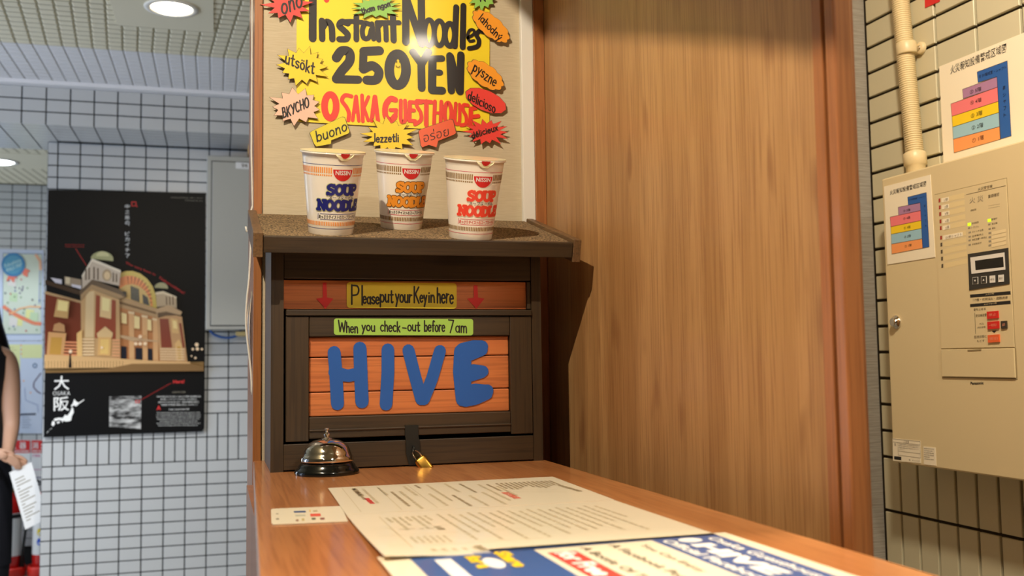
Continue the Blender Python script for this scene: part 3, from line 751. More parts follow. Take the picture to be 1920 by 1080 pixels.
mat('halo_green', (196, 200, 140), .5); mat('halo_brown', (110, 66, 20), .5); mat('halo_cream', (250, 226, 196), .5); mat('halo_navy', (34, 40, 84), .5)
cup('cup_noodle', P_ROOF.at(620, 437), 15, 'soup_blue', ('halo_green', 'halo_navy'), 'dash_orange', 'line_navy', 'white noodle cup with dark blue lettering, left of the three on the key box')
cup('cup_noodle', P_ROOF.at(752, 427), 7, 'soup_orange', ('halo_brown', 'halo_brown'), 'dash_brown', 'line_red', 'white noodle cup with orange-yellow lettering, middle one on the key box')
cup('cup_noodle', P_ROOF.at(882, 446), 6, 'soup_red', ('halo_cream', 'soup_red'), 'dash_brown', 'line_red', 'white noodle cup with red lettering, right of the three on the key box')
# ================================================================== WALL SHEETS ABOVE THE KEY BOX
YS = YW-.0012
P_SH = Ax(1, YS, -1)
SW = Sheet(P_SH, 480, 0, 3.5556)      # coordinates of the enlarged photo
ps = thing('noodle_price_poster', P_SH.at(737, 120), 'large yellow laminated hand-lettered poster, Instant Noodles 250 YEN, on the beige wall', 'poster')
b = MB(); b.prism([P_SH.at(x, y) for x, y in ((556, -40), (918, -46), (917, 249), (556, 228))], P_SH.n, .0012, 'yellow'); b.build('sheet', ps)
b = MB()
def raw(ox, oy, k, items, m, k0):
    S_ = Sheet(P_SH, ox, oy, k)
    for j, (r, pts) in enumerate(items):
        sm = pts[0] == '~'; el = pts[0] == '@'
        if el: cx, cy, rx, ry = pts[1:]; P = [(cx+rx*math.cos(math.radians(a)), cy+ry*math.sin(math.radians(a))) for a in range(0, 361, 12)]
        else: P = spl(list(pts[1:])) if sm else list(pts)
        fr_ = lambda x, y: S_.P(x, y)
        P3_ = [fr_(*p) for p in P]; n_ = P_SH.n
        for L, R_, cA, cB in ribbon(P3_, r/k*1.60/1850, n_):
            k0 += .00003; l = n_*k0
            for i in range(len(L)-1): b.face([R_[i]+l, R_[i+1]+l, L[i+1]+l, L[i]+l], m)
            if cA: b.face([p+l for p in [R_[0], L[0]]+cA], m)
            if cB: b.face([p+l for p in [L[-1], R_[-1]]+cB], m)
raw(560, 0, 5.189, [(36, ((137, -60), (135, 378))), (30, ((225, 205), (228, 382))), (30, ('~', (232, 270), (275, 215), (318, 260), (326, 385))), (30, ('~', (475, 230), (420, 215), (395, 255), (440, 300), (475, 340), (460, 382), (395, 385))),
    (27, ((560, 165), (560, 388))), (24, ('~', (420, 215), (520, 212), (615, 222))), (24, ('~', (690, 240), (645, 232), (618, 300), (632, 372), (682, 368), (706, 290))), (24, ((712, 235), (728, 382))), (25, ((765, 225), (777, 392))), (25, ('~', (775, 260), (810, 226), (843, 250), (850, 392))),
    (30, ((915, 165), (922, 395))), (24, ((760, 225), (975, 225))), (36, ((1040, 10), (1040, 412))), (36, ((1050, 0), (1195, 432))), (36, ((1190, -20), (1195, 420))), (25, ('@', 1268, 322, 47, 125)), (25, ('@', 1366, 327, 50, 120)),
    (28, ('@', 1468, 342, 48, 108)), (30, ((1530, 75), (1516, 452))), (30, ((1600, 62), (1592, 462))), (15, ('~', (1640, 372), (1700, 335), (1700, 298), (1662, 298), (1640, 350), (1660, 402), (1702, 398))), (23, ('~', (1795, 318), (1756, 306), (1728, 345), (1752, 400), (1735, 455), (1655, 475)))], 'ink_black', .0016)
raw(480, 0, 3.5556, [(30, ('~', (535, 388), (570, 342), (620, 350), (622, 410), (570, 475), (535, 528))), (27, ((535, 530), (680, 533))), (30, ((822, 340), (718, 345))), (26, ((716, 345), (712, 450))), (30, ('~', (714, 462), (775, 440), (818, 480), (800, 532), (738, 536))),
    (32, ('@', 943, 466, 56, 103)), (25, ((1045, 350), (1098, 425))), (25, ((1148, 350), (1102, 430))), (26, ((1100, 430), (1103, 588))), (28, ((1175, 400), (1172, 602))), (22, ((1175, 394), (1238, 392))), (20, ((1180, 485), (1226, 486))), (26, ((1175, 604), (1240, 606))),
    (25, ((1290, 375), (1300, 606))), (24, ((1296, 380), (1352, 605))), (26, ((1364, 370), (1358, 612)))], 'ink_black', .0016)
raw(590, 120, 5.647, [(34, ('@', 165, 450, 62, 125)), (21, ('~', (388, 345), (320, 335), (288, 390), (335, 460), (362, 525), (355, 598))), (18, ((436, 345), (400, 600))), (18, ((438, 345), (466, 604))), (14, ((412, 510), (458, 510))), (19, ((500, 335), (508, 608))), (18, ((568, 352), (516, 470))), (18, ((520, 470), (566, 600))),
    (22, ((634, 350), (602, 600))), (22, ((638, 350), (668, 604))), (15, ((612, 505), (660, 505))), (30, ('~', (850, 382), (800, 372), (750, 440), (748, 550), (800, 600), (848, 555))), (20, ((800, 490), (862, 490))), (20, ((860, 490), (850, 575))), (20, ('~', (910, 390), (910, 590), (935, 615), (958, 580), (955, 390))),
    (22, ((1005, 412), (1000, 602))), (20, ((1005, 405), (1062, 410))), (20, ((1005, 490), (1050, 495))), (20, ((1003, 602), (1060, 606))), (20, ('~', (1126, 410), (1085, 412), (1082, 452), (1120, 520), (1122, 596), (1060, 640))), (22, ((1080, 396), (1232, 406))), (24, ((1180, 400), (1178, 648))),
    (20, ((1270, 400), (1260, 640))), (20, ((1338, 402), (1330, 622))), (15, ((1265, 520), (1335, 520))), (22, ('@', 1408, 525, 36, 110)), (18, ('~', (1490, 420), (1480, 600), (1505, 640), (1530, 600), (1530, 432))), (20, ('~', (1618, 442), (1572, 440), (1566, 490), (1600, 560), (1598, 636), (1545, 650))),
    (24, ((1650, 480), (1645, 655))), (22, ((1652, 478), (1700, 470))), (22, ((1655, 562), (1728, 555))), (22, ((1648, 662), (1720, 680)))], 'red_ink', .0016)
SW.ell(b, 945, 432, 27, 42, 'yellow', .0030) if 0 else None; SW.ell(b, 936, 415, 3, 7, 'ink_black', .0030); SW.ell(b, 955, 415, 3, 7, 'ink_black', .0030)
SW.line(b, [(930, 440), (938, 450), (950, 451), (960, 442)], .0010, 'ink_black', .0030)
SW.ell(b, 470, 0, 18, 20, 'red_ink', .0016)
b.build('lettering', ps)

def scal(cx, cy, rx, ry, rot, n=11, amp=.10):
    pts = []
    for k in range(n*6):
        a = 2*math.pi*k/(n*6); f = 1+amp*abs(math.sin(a*n/2))-amp/2
        x, y = rx*f*math.cos(a), ry*f*math.sin(a); c, s = math.cos(math.radians(rot)), math.sin(math.radians(rot))
        pts.append((cx+x*c-y*s, cy+x*s+y*c))
    return pts
def burst(cx, cy, rx, ry, n, rot=0, inner=.68, seed=1):
    rg = random.Random(seed); pts = []
    for k in range(2*n):
        a = 2*math.pi*k/(2*n)+math.radians(rot); f = (1+rg.uniform(-.14, .16)) if k % 2 == 0 else inner*(1+rg.uniform(-.08, .06))
        pts.append((cx+rx*f*math.cos(a), cy+ry*f*math.sin(a)))
    return pts
def cutout(name, pts, m, word, bl, br, tl, label, r=.0011, gap=.004, wm='ink_black', font=False):
    pl = Ax(1, YW-gap, -1); S = Sheet(pl, 480, 0, 3.5556)
    cx = sum(p[0] for p in pts)/len(pts); cy = sum(p[1] for p in pts)/len(pts)
    t = thing(name, S.P(cx, cy), label, 'paper sign', 'paper cutouts naming the taste around the poster')
    b = MB(); S.slab(b, pts, 'ink_brown', 0, .0006); k = .972
    ins = [(cx+(x-cx)*k, cy+(y-cy)*k) for x, y in pts]
    S.slab(b, ins, m, .0006, .0004); b.build('card', t)
    b = MB()
    if font: S.text(b, word, bl, br, tl, wm, .0014, -.01)
    else: S.hand(b, word, bl, br, tl, r, wm, .0014, .05)
    b.build('lettering', t)
    bk = MB(); S.slab(bk, [(cx-12, cy-12), (cx+12, cy-12), (cx+12, cy+12), (cx-12, cy+12)], 'white_print', -gap+.0002, gap-.0003); bk.build('foam_pad', t)
    return t
cutout('burst_sign', burst(215, 40, 165, 110, 11, 20, .6, 3), 'star_red', 'ono', (175, 105), (310, 40), (160, -5), 'red spiky paper burst reading ono, top left of the yellow poster', .0015, .007)
cutout('burst_sign', burst(800, 50, 165, 78, 13, 8, .66, 5), 'star_green', 'thơm ngon', (705, 95), (895, 42), (697, 60), 'green spiky paper burst reading thom ngon at the top of the yellow poster', .0011, .006)
cutout('burst_sign', burst(1510, -15, 100, 88, 12, 4, .66, 8), 'star_green', 'K', (1490, 12), (1530, 10), (1488, -40), 'green spiky paper burst at the top right corner of the yellow poster', .0012, .006)
cutout('cloud_sign', scal(1566, 176, 150, 66, 40), 'star_orange', 'lahodný', (1480, 130), (1618, 275), (1510, 90), 'orange cloud-shaped paper sign reading lahodny, right of the poster', .0009, .007)
cutout('burst_sign', burst(312, 440, 170, 135, 14, 3, .70, 11), 'star_yellow', 'utsökt', (192, 425), (385, 495), (200, 350), 'yellow spiky paper burst reading utsokt, left of the poster', .0012, .006)
cutout('cloud_sign', scal(1528, 502, 140, 70, 36), 'star_orange', 'pyszne', (1440, 470), (1590, 580), (1465, 410), 'orange cloud-shaped paper sign reading pyszne, lower right of the poster', .0010, .007)
cutout('balloon_sign', scal(1532, 672, 150, 70, 24, 2, 0)[:], 'star_red', 'delicioso', (1410, 660), (1590, 755), (1420, 600), 'red oval paper speech balloon reading delicioso', .0010, .005)
cutout('burst_sign', burst(270, 710, 180, 125, 13, 12, .70, 14), 'star_pink', 'BKYCHO', (180, 790), (355, 715), (172, 725), 'pink spiky paper burst with handwritten Cyrillic letters', .0011, .006)
cutout('balloon_sign', [(355, 886), (375, 872), (575, 778), (592, 780), (626, 875), (620, 890), (500, 938), (498, 962), (400, 980), (384, 960)], 'star_lime', 'buono', (405, 950), (608, 872), (395, 880), 'yellow-green rectangular paper speech balloon reading buono', .0010, .006)
cutout('burst_sign', burst(888, 905, 180, 118, 14, 6, .68, 21), 'star_yellow', 'lezzetli', (788, 948), (950, 945), (788, 895), 'yellow spiky paper burst reading lezzetli under the poster', .0011, .006)
cutout('balloon_sign', [(1080, 875), (1095, 862), (1300, 793), (1315, 800), (1336, 885), (1325, 897), (1215, 940), (1202, 985), (1150, 968), (1105, 985), (1096, 972)], 'star_coral', 'อร่อย', (1118, 950), (1285, 905), (1112, 880), 'orange-red rectangular paper speech balloon with Thai letters', .0010, .006, font=True)
cutout('burst_sign', burst(1535, 880, 150, 92, 14, 2, .62, 25), 'star_red', 'délicieux', (1440, 925), (1612, 870), (1432, 885), 'red spiky paper burst reading delicieux, bottom right of the poster', .0010, .008)
def dots(pl_, pts, m, name, par): 
    S = Sheet(pl_, 480, 0, 3.5556); b = MB()
    for x, y in pts: S.ell(b, x, y, 4, 4, m, .0014, n=10)
    return b.build(name, par)

# ================================================================== SHEETS ON THE COUNTER
def lay(z): return Pl((0, 0, CT+z), (0, 0, 1))
def sheet(name, pts, z, label, m='paper', warp=None):
    c = sum((lay(z).at(x, y) for x, y in pts), Vector())/len(pts)
    t = thing(name, c, label, 'paper'); b = MB()
    P = [lay(z).at(x, y) for x, y in pts]; n = 10; k = 6
    g = [[P[0].lerp(P[1], i/n).lerp(P[3].lerp(P[2], i/n), j/k) for i in range(n+1)] for j in range(k+1)]
    for r in range(k+1):
        for c_ in range(n+1):
            if warp: g[r][c_].z += warp(c_/n, r/k)
    for r in range(k):
        for c_ in range(n):
            q = [g[r][c_], g[r+1][c_], g[r+1][c_+1], g[r][c_+1]]
            b.face(q, m, True)
    for off in (0,):
        edge = g[0]+[g[r][n] for r in range(1, k+1)]+g[k][::-1][1:]+[g[r][0] for r in range(k-1, 0, -1)]
        for i in range(len(edge)):
            a, e = edge[i], edge[(i+1) % len(edge)]
            b.face([a, e, Vector((e.x, e.y, e.z-.0006)), Vector((a.x, a.y, a.z-.0006))], m)
    b.build('sheet', t)
    def at(u, v, off=.0002):
        p = P[0].lerp(P[1], u).lerp(P[3].lerp(P[2], u), v); q = p.copy()
        if warp: q.z += warp(u, v)
        q.z += off; return q
    return t, at
def dashline(b, at, u0, v0, u1, v1, w, m, off=.0003, seed=0, broken=True):
    """a line of small print: short marks along (u0,v0)->(u1,v1)"""
    rg = random.Random(seed); L = (at(u1, v1)-at(u0, v0)).length; t = 0
    while t < 1:
        l = rg.uniform(.004, .014)/L if broken else 1.0
        e = min(1, t+l); a = at(u0+(u1-u0)*t, v0+(v1-v0)*t, off); c = at(u0+(u1-u0)*e, v0+(v1-v0)*e, off)
        d = (c-a)
        if d.length > 1e-5:
            q = Vector((0, 0, 1)).cross(d.normalized())*w/2; b.face([a-q, c-q, c+q, a+q], m)
        t = e+(rg.uniform(.0015, .0035)/L if broken else 1)
# card under the papers
P_C = lay(.0004)
t = thing('white_card', P_C.at(575, 968), 'small white card with coloured logos half under the papers beside the bell', 'card')
b = MB()
b.prism([P_C.at(x, y) for x, y in ((511, 955), (640, 950), (652, 978), (512, 984), (509, 982), (508, 957))], Vector((0, 0, 1)), .0007, 'paper'); b.build('card', t)
SC_ = Sheet(lay(.0012), 490, 940, 10.105); b = MB()
for x0, y0, x1, y1, m in ((612, 185, 838, 215, colr((50, 80, 130))), (640, 255, 830, 285, colr((190, 190, 170))), (650, 345, 700, 380, colr((150, 110, 80))), (765, 325, 810, 370, colr((190, 170, 110))),
                          (905, 165, 930, 200, colr((230, 190, 90))), (975, 170, 1060, 200, colr((190, 170, 130))), (925, 235, 1120, 285, colr((222, 80, 60))), (950, 315, 1025, 350, colr((90, 90, 60))), (1110, 312, 1195, 348, colr((140, 80, 70))),
                          (275, 320, 330, 350, 'ink_grey'), (275, 230, 320, 245, 'ink_grey')):
    SC_.poly(b, [(x0, y0), (x1, y0-5), (x1+8, y1-5), (x0+8, y1)], m, 0)
b.build('print', t)
mat('faint_ink', (204, 190, 158), .5); mat('soft_ink', (166, 148, 116), .5)
# sheet 1
t1, at = sheet('price_sheet', [(615, 915), (1036, 893.5), (1152, 937), (650, 965)], .0022, 'far white laminated sheet of small vertical print, on the counter next to the bell')
b = MB()
for i, (u, v0, v1) in enumerate([(.10, .08, .55), (.135, .12, .70), (.20, .10, .42), (.235, .3, .85), (.27, .3, .95), (.31, .1, .5), (.36, .08, .22), (.37, .45, .9), (.41, .1, .75), (.45, .55, .95), (.49, .08, .45), (.51, .6, .98), (.55, .12, .5), (.58, .5, .96), (.62, .18, .85), (.655, .2, .5), (.68, .3, .7)]):
    dashline(b, at, u, v0, u+.005, v1, .0032, 'faint_ink' if i % 3 else 'soft_ink', seed=i)
for i in range(13): dashline(b, at, .70+.02*i, .18, .70+.02*i, .42+.05*math.sin(i), .0028, 'soft_ink', seed=40+i)
dashline(b, at, .935, .40, .955, .66, .006, 'soft_ink', seed=3); dashline(b, at, .10, .1, .105, .4, .006, 'soft_ink', seed=5); dashline(b, at, .115, .5, .12, .7, .005, 'red_print', seed=6)
dashline(b, at, .655, .55, .66, .8, .004, colr((226, 120, 100)), seed=9); dashline(b, at, .67, .55, .675, .8, .003, colr((226, 120, 100)), seed=10)
for u in (.055, .20, .33): dashline(b, at, u, .06, u, .95, .0006, 'faint_ink', broken=False)
dashline(b, at, .055, .06, .9, .06, .0006, 'faint_ink', broken=False)
for y_ in (.45, .55): dashline(b, at, .70, y_, .9, y_+.1, .0006, 'faint_ink', broken=False)
b.build('print', t1)
# sheet 2
def curl(u, v): return .006*max(0, 1-u*4.5)*max(0, v-.2)**1.5
t2_, at = sheet('rules_sheet', [(650, 965.5), (1153, 938), (1346, 1003), (720, 1053)], .0026, 'middle white laminated sheet of faint grey print with a curled corner, on the counter', warp=curl)
b = MB()
for i in range(17):
    u = .30+.036*i; dashline(b, at, u, .12+.02*(i % 3), u+.01, .45+.35*abs(math.sin(i*1.7+1)), .0026, 'faint_ink', seed=60+i)
for i in range(7): dashline(b, at, .12+.022*i, .14, .125+.022*i, .14+.12+.1*((i*5) % 3), .0028, 'faint_ink', seed=90+i)
for i in range(6): dashline(b, at, .13+.02*i, .62, .13+.02*i, .76, .0022, 'faint_ink', seed=110+i)
for i in range(5): dashline(b, at, .15+.03*i, .88, .155+.03*i, .93, .0032, 'faint_ink', seed=130+i)
dashline(b, at, .245, .42, .25, .5, .006, 'soft_ink', seed=1); dashline(b, at, .12, .44, .23, .45, .002, 'faint_ink', seed=2); dashline(b, at, .285, .86, .29, .95, .006, 'soft_ink', seed=4)
dashline(b, at, .10, .1, .10, .86, .0007, 'faint_ink', broken=False)
for v in (.4, .58, .8): dashline(b, at, .04, v, .5, v, .0006, colr((222, 208, 176)), broken=False)
b.build('print', t2_)
# sheet 3: the blue flyer, its text reads towards the viewer
A3 = Vector((.1165, .719, CT+.003)); 
t3_ = thing('guesthouse_flyer', (.255, .62, CT), 'blue and white guesthouse flyer with yellow lettering, nearest the viewer on the counter', 'paper')
fx0, fx1, fy1, fy0 = .1135, .3955, .727, .522
b = MB(); b.box((fx0, fy0, CT+.0016), (fx1, fy1, CT+.0026), 'paper'); b.build('sheet', t3_)
b = MB(); zz = CT+.0027
def fq(x0, y0, x1, y1, m, dz=0): b.box((x0, y0, zz-.0001), (x1, y1, zz+dz+.0001), m)
BL = colr((70, 104, 160)); mat('flyer_blue', (62, 96, 158), .35, coat=.25)
fq(fx0+.008, fy1-.0105, fx1-.012, fy1-.0085, 'flyer_blue')          # thin blue rule
fq(.326, fy0, fx1-.012, fy1-.009, 'flyer_blue', .00002)                    # header band at the right hand
fq(.135, fy0, .228, fy1-.014, 'flyer_blue', .00002)                    # promotion block at the left
def vt(t, x0, x1, y1, y0, m, off=.0004, bold=.02):   # text with its top towards +x, reading towards -y
    txt(b, t, Vector((x0, y1, zz)), Vector((x0, y0, zz)), Vector((x1, y1, zz)), m, off, bold)
vt('Osaka Guesthouse', .368, .378, .708, .55, 'white_print'); vt('HIVE', .344, .362, .688, .575, 'white_print', bold=.06); vt('Official Facebook', .330, .3405, .710, .555, 'white_print', bold=.03)
b.prism([Vector((.353+.0095*math.cos(a), .704+.0085*math.sin(a), zz)) for a in [math.pi*k/8 for k in range(16)]], Vector((0, 0, 1)), .0005, 'white_print')
vt('You Can Enjoy', .306, .314, .700, .60, 'ink_brown', bold=0); vt('A Facebook Post', .286, .294, .708, .58, 'ink_brown', bold=0); vt('A Bottle Of Tea', .262, .270, .706, .58, 'ink_brown', bold=0)
fq(.234, .60, .256, .697, 'star_red', .00004); vt('for Free', .237, .253, .694, .61, 'white_print', .0006, .05)
vt('Share', .196, .208, .712, .655, 'star_yellow', .0006, .06); vt('for a', .172, .184, .704, .66, 'star_yellow', .0006, .06)
b.prism([Vector((.187+.007*math.cos(a), .675+.018*math.sin(a), zz)) for a in [math.pi*k/8 for k in range(16)]], Vector((0, 0, 1)), .0005, 'white_print')
fq(.150, .62, .162, .70, 'white_print', .0002)
b.build('print', t3_)

# ================================================================== RIGHT WALL: fire alarm receiver
XP = 1.25; XT = XR-.0002
pc = lambda x, y: P_PANEL.at(x, y)
zt_, zb_ = pc(1657, 335).z, pc(1672, 866).z; yl = 1.627; yr = 1.02
PB = XR-.0005
pan = thing('fire_alarm_panel', (1.29, (yl+yr)/2, zb_), 'cream metal fire alarm receiver cabinet with display and red buttons on the tiled wall', 'alarm panel')
XP0 = 1.25
bx('cabinet', (XP0+.010, yr+.002, zb_+.002), (PB, yl-.002, zt_-.002), 'cream_metal', pan, .002)
dd = bx('cabinet_door', (XP0, yr, zb_), (XP0+.0095, yl, zt_), 'cream_metal', pan, .003)
S3 = Sheet(P_PANEL, 1740, 320, 5.4); S4 = Sheet(P_PANEL, 1740, 500, 4.5)
b = MB(); bzl = []   # control face: recessed joint drawn as thin dark reveals, face plate proud
q = [P_PANEL.at(x, y) for x, y in ((1753.5, 366), (1887.5, 335), (1905, 704), (1768, 706))]
y0f, y1f, z1f, z0f = q[0].y, q[1].y, q[0].z, q[3].z; zmid = P_PANEL.at(1766, 654).z
ffr = MB(); ffr.box((XP0-.0006, y1f-.001, zmid-.001), (XP0-.0001, y0f+.001, z1f+.0015), 'cream_metal_dark'); ffr.build('face_reveal', pan)
fpl = bx('face_plate', (XP0-.0016, y1f, zmid+.0006), (XP0-.0002, y0f, z1f), 'cream_metal', pan, .0003)
bx('flap_reveal', (XP0-.0006, y1f-.0022, z0f-.0022), (XP0-.0001, y0f+.0016, zmid-.001), 'cream_metal_dark', pan)
fl = bx('lower_flap', (XP0-.0030, y1f, z0f), (XP0-.0004, y0f, zmid-.0014), 'cream_metal', pan, .0008)
OF = .0019
def P3(x, y): return S3.P(x, y, OF)
b = MB()
def T3(t, x0, y0, x1, y1, h, m='ink_brown', bold=0, S=S3, off=OF): S.text(b, t, (x0, y0), (x1, y1), (x0, y0-h), m, off, bold)
T3('火災受信機', 515, 205, 662, 172, 32); S3.line(b, [(395, 243), (795, 152)], .0006, 'ink_brown', OF)
T3('火 災', 430, 335, 568, 310, 60, 'ink_grey'); T3('蓄積確認', 618, 280, 730, 255, 34)
for r_ in range(2):
    for k in range(8): S3.ell(b, 625+15*k, 356+24*r_-2.6*k, 3, 3, 'ink_brown', OF, n=6)
def slope(x, y, w): return y-w*.2
for i, (y, t) in enumerate(((302, '1階'), (372, '2階'), (441, '3階'), (515, '4階'), (582, '5階'), (680, 'EV昇シャフト'), (750, ''), (822, ''), (892, ''), (965, ''))):
    x = 125+i*3.2; w = 200 if i == 5 else 75
    S3.poly(b, [(x-9, y-18), (x+9, y-22), (x+9, y+16), (x-9, y+20)], colr((170, 50, 40)) if i < 6 else 'ink_brown', OF)
    S3.poly(b, [(x+18, y-26), (x+250, y-26-50), (x+252, y+22-48), (x+20, y+24)], colr((232, 212, 160)), OF-.0002)
    if t:
        S3.poly(b, [(x+20, y-22), (x+20+w, y-22-w*.19), (x+20+w, y+20-w*.19), (x+20, y+22)], 'paper', OF)
        T3(t, x+48, y+14, x+10+w, y+10-w*.16, 28, 'ink_grey', off=OF+.0002)
T3('発報放送', 440, 415, 497, 400, 20)
for x, y in ((427, 543), (630, 503)): S3.poly(b, [(x-17, y-12), (x+17, y-17), (x+17, y+14), (x-17, y+18)], 'led_green', OF)
mat('led_green', (200, 255, 30), .4, emit=((.55, 1, .02, 1), .8))
for i, (x, y, t, w) in enumerate(((450, 545, '交流電源', 72), (450, 588, 'トラブル', 74), (455, 632, 'スイッチ注意', 115), (455, 675, '主音響停止', 115), (455, 712, '地区音響一時停止', 150), (455, 758, '非常放送中', 95), (650, 505, '蓄積中', 60), (653, 550, '発信機', 58), (657, 596, '電話', 34))):
    T3(t, x, y, x+w, y-w*.2, 20)
    if i not in (0, 6): S3.poly(b, [(x-36, y-12), (x-12, y-17), (x-12, y-2), (x-36, y+3)], 'ink_grey', OF)
for i in range(4):
    y = 632+42*i; S3.poly(b, [(655, y-12), (800, y-44), (800, y-12), (655, y+20)], colr((236, 218, 172)), OF); S3.poly(b, [(622, y-8), (648, y-13), (648, y+5), (622, y+10)], 'ink_grey', OF)
T3('火災の時', 495, 247, 565, 235, 16, 'ink_grey', S=S4) if 0 else None
for y in (247, 327):
    S4.poly(b, [(362, y-11), (703, y-41), (705, y-13), (364, y+14)], 'black_print', OF)
T3('火災の時', 495, 242, 565, 234, 14, 'cream_metal', S=S4, off=OF+.0002); T3('火災でない時', 480, 326, 588, 314, 14, 'cream_metal', S=S4, off=OF+.0002)
T3('119番・初期消火・避難誘導', 388, 294, 680, 272, 24, S=S4)
T3('音を止める', 392, 374, 495, 366, 22, S=S4); T3('受信機音響', 410, 426, 502, 418, 24, S=S4); T3('ベル', 440, 492, 480, 488, 16, S=S4); T3('(地区音響)', 424, 524, 496, 518, 18, S=S4)
T3('監視状態に', 398, 606, 502, 598, 24, S=S4); T3('もどす', 420, 638, 484, 634, 20, S=S4)
S4.line(b, [(402, 390), (408, 566)], .0008, 'black_print', OF)
S4.poly(b, [(545, 542), (588, 538), (566, 560)], 'black_print', OF)
b.build('lettering', fpl)
S5 = Sheet(P_PANEL, 1740, 320, 5.4)
mat('black_plastic2', (52, 50, 46), .4); mat('screen', (24, 22, 18), .15)
dm = MB(); S5.slab(dm, [(416, 845), (822, 782), (836, 1145), (430, 1210)], 'black_plastic2', .0016, .0012)
mat('black_plastic2', (52, 50, 46), .4); mat('screen', (24, 22, 18), .15)
dsp = dm.build('display_module', pan)
dm = MB(); S5.slab(dm, [(446, 880), (788, 828), (798, 1002), (458, 1045)], 'white_paint', .0028, .0010); S5.slab(dm, [(494, 912), (780, 872), (786, 976), (500, 1008)], 'screen', .0038, .0001); dm.build('display', dsp)
SB = Sheet(P_PANEL, 1740, 500, 4.5)
for x, m, t in ((413, 'black_plastic2', '▼'), (485, 'black_plastic2', '▲'), (557, 'white_paint', '戻る'), (630, 'white_paint', '実行')):
    y = 120-(x-413)*.09
    dm = MB(); SB.slab(dm, [(x-23, y-30), (x+22, y-34), (x+23, y+26), (x-22, y+30)], 'white_paint', .0028, .0008)
    if m[0] == 'b': SB.slab(dm, [(x-20, y-27), (x+19, y-31), (x+20, y+23), (x-19, y+27)], m, .0036, .0003)
    n_ = 'white_print' if m[0] == 'b' else 'ink_brown'
    if t == '▼': SB.poly(dm, [(x-8, y-8), (x+8, y-10), (x, y+8)], n_, .0041)
    elif t == '▲': SB.poly(dm, [(x-8, y+6), (x+8, y+4), (x, y-12)], n_, .0041)
    else: SB.text(dm, t, (x-15, y+10), (x+15, y+8), (x-15, y-10), n_, .0039)
    dm.build('button', dsp)
for pts, m, t in (([(510, 380), (603, 372), (607, 433), (513, 441)], colr((214, 36, 28)), '停止'), ([(514, 466), (610, 458), (611, 521), (517, 529)], colr((214, 36, 28)), '一時停止'), ([(628, 460), (676, 456), (680, 518), (630, 524)], colr((60, 52, 44)), '解除'), ([(518, 578), (613, 571), (617, 635), (521, 641)], colr((236, 104, 52)), '復旧')):
    dm = MB(); S4.slab(dm, pts, m, .0016, .0022); x0, y0 = pts[3]; 
    S4.text(dm, t, (x0+14, y0-20), (pts[2][0]-14, pts[2][1]-20), (x0+14, y0-44), colr((240, 160, 130)), .0040); tag(dm.build('push_button', pan), 'red button' if m != colr((60, 52, 44)) else 'dark button')
dm = MB(); S4.slab(dm, [(350, 700), (463, 694), (463, 704), (350, 710)], 'cream_metal_dark', .0032, .0008); dm.build('flap_grip', fl)
dm = MB(); S4.text(dm, 'Panasonic', (360, 996), (470, 992), (360, 972), 'black_print', .0004, .03); dm.build('lettering', pan)
# key lock
kc = P_PANEL.at(1681, 604); mx = Matrix(((0, 0, -1), (1, 0, 0), (0, 1, 0)))
dm = MB(); dm.lathe([(.0125, 0), (.0135, .001), (.013, .003), (.009, .0045), (.0085, .009), (.007, .0105), (0, .0105)], 'chrome', kc, 24, mx, cap=False); tag(dm.build('key_lock', pan), 'chrome key lock')
# rating labels
S6 = Sheet(P_PANEL, 1660, 800, 10.8)
dm = MB(); S6.slab(dm, [(150, 232), (715, 290), (725, 738), (160, 690)], 'paper', .0001, .0005)
def tx6(t, x0, y0, x1, h, m='ink_brown'): S6.text(dm, t, (x0, y0), (x1, y0+(x1-x0)*.11), (x0, y0-h), m, .0009)
for a in ([(155, 245), (710, 300)], [(160, 308), (712, 370)], [(268, 492), (718, 548)], [(270, 575), (718, 635)], [(262, 325), (270, 575)], [(712, 295), (720, 640)]): S6.line(dm, a, .0005, 'ink_brown', .0009)
tx6('ご注意', 380, 325, 485, 46); tx6('感電', 190, 390, 225, 60)
for i, t in enumerate(('本機の内部には高電圧部があり', '専門の係員以外は手を触れない', '点検の際は必ず電源を切って', 'ください')): tx6(t, 280, 360+36*i, 680 if i < 3 else 390, 22)
S6.poly(dm, [(185, 595), (330, 610), (330, 678), (187, 660)], 'black_print', .0009)
tx6('パナソニック', 200, 645, 315, 30, 'paper') if 0 else tx6('火災受信', 205, 640, 312, 30, 'paper')
tx6('検', 485, 690, 515, 34); tx6('第三六〇号', 550, 690, 705, 20, 'ink_grey'); dm.build('rating_label', pan)
dm = MB(); S6.slab(dm, [(775, 398), (1020, 425), (1038, 790), (785, 762)], 'paper', .0001, .0005)
for i, t in enumerate(('設置年月日等', '型式番号第一', '製造番号記載', '電圧電流容量', '蓄積時間', '消防検定協会')): tx6(t, 792, 450+42*i, 990 if i != 4 else 900, 22)
dm.build('rating_label', pan)

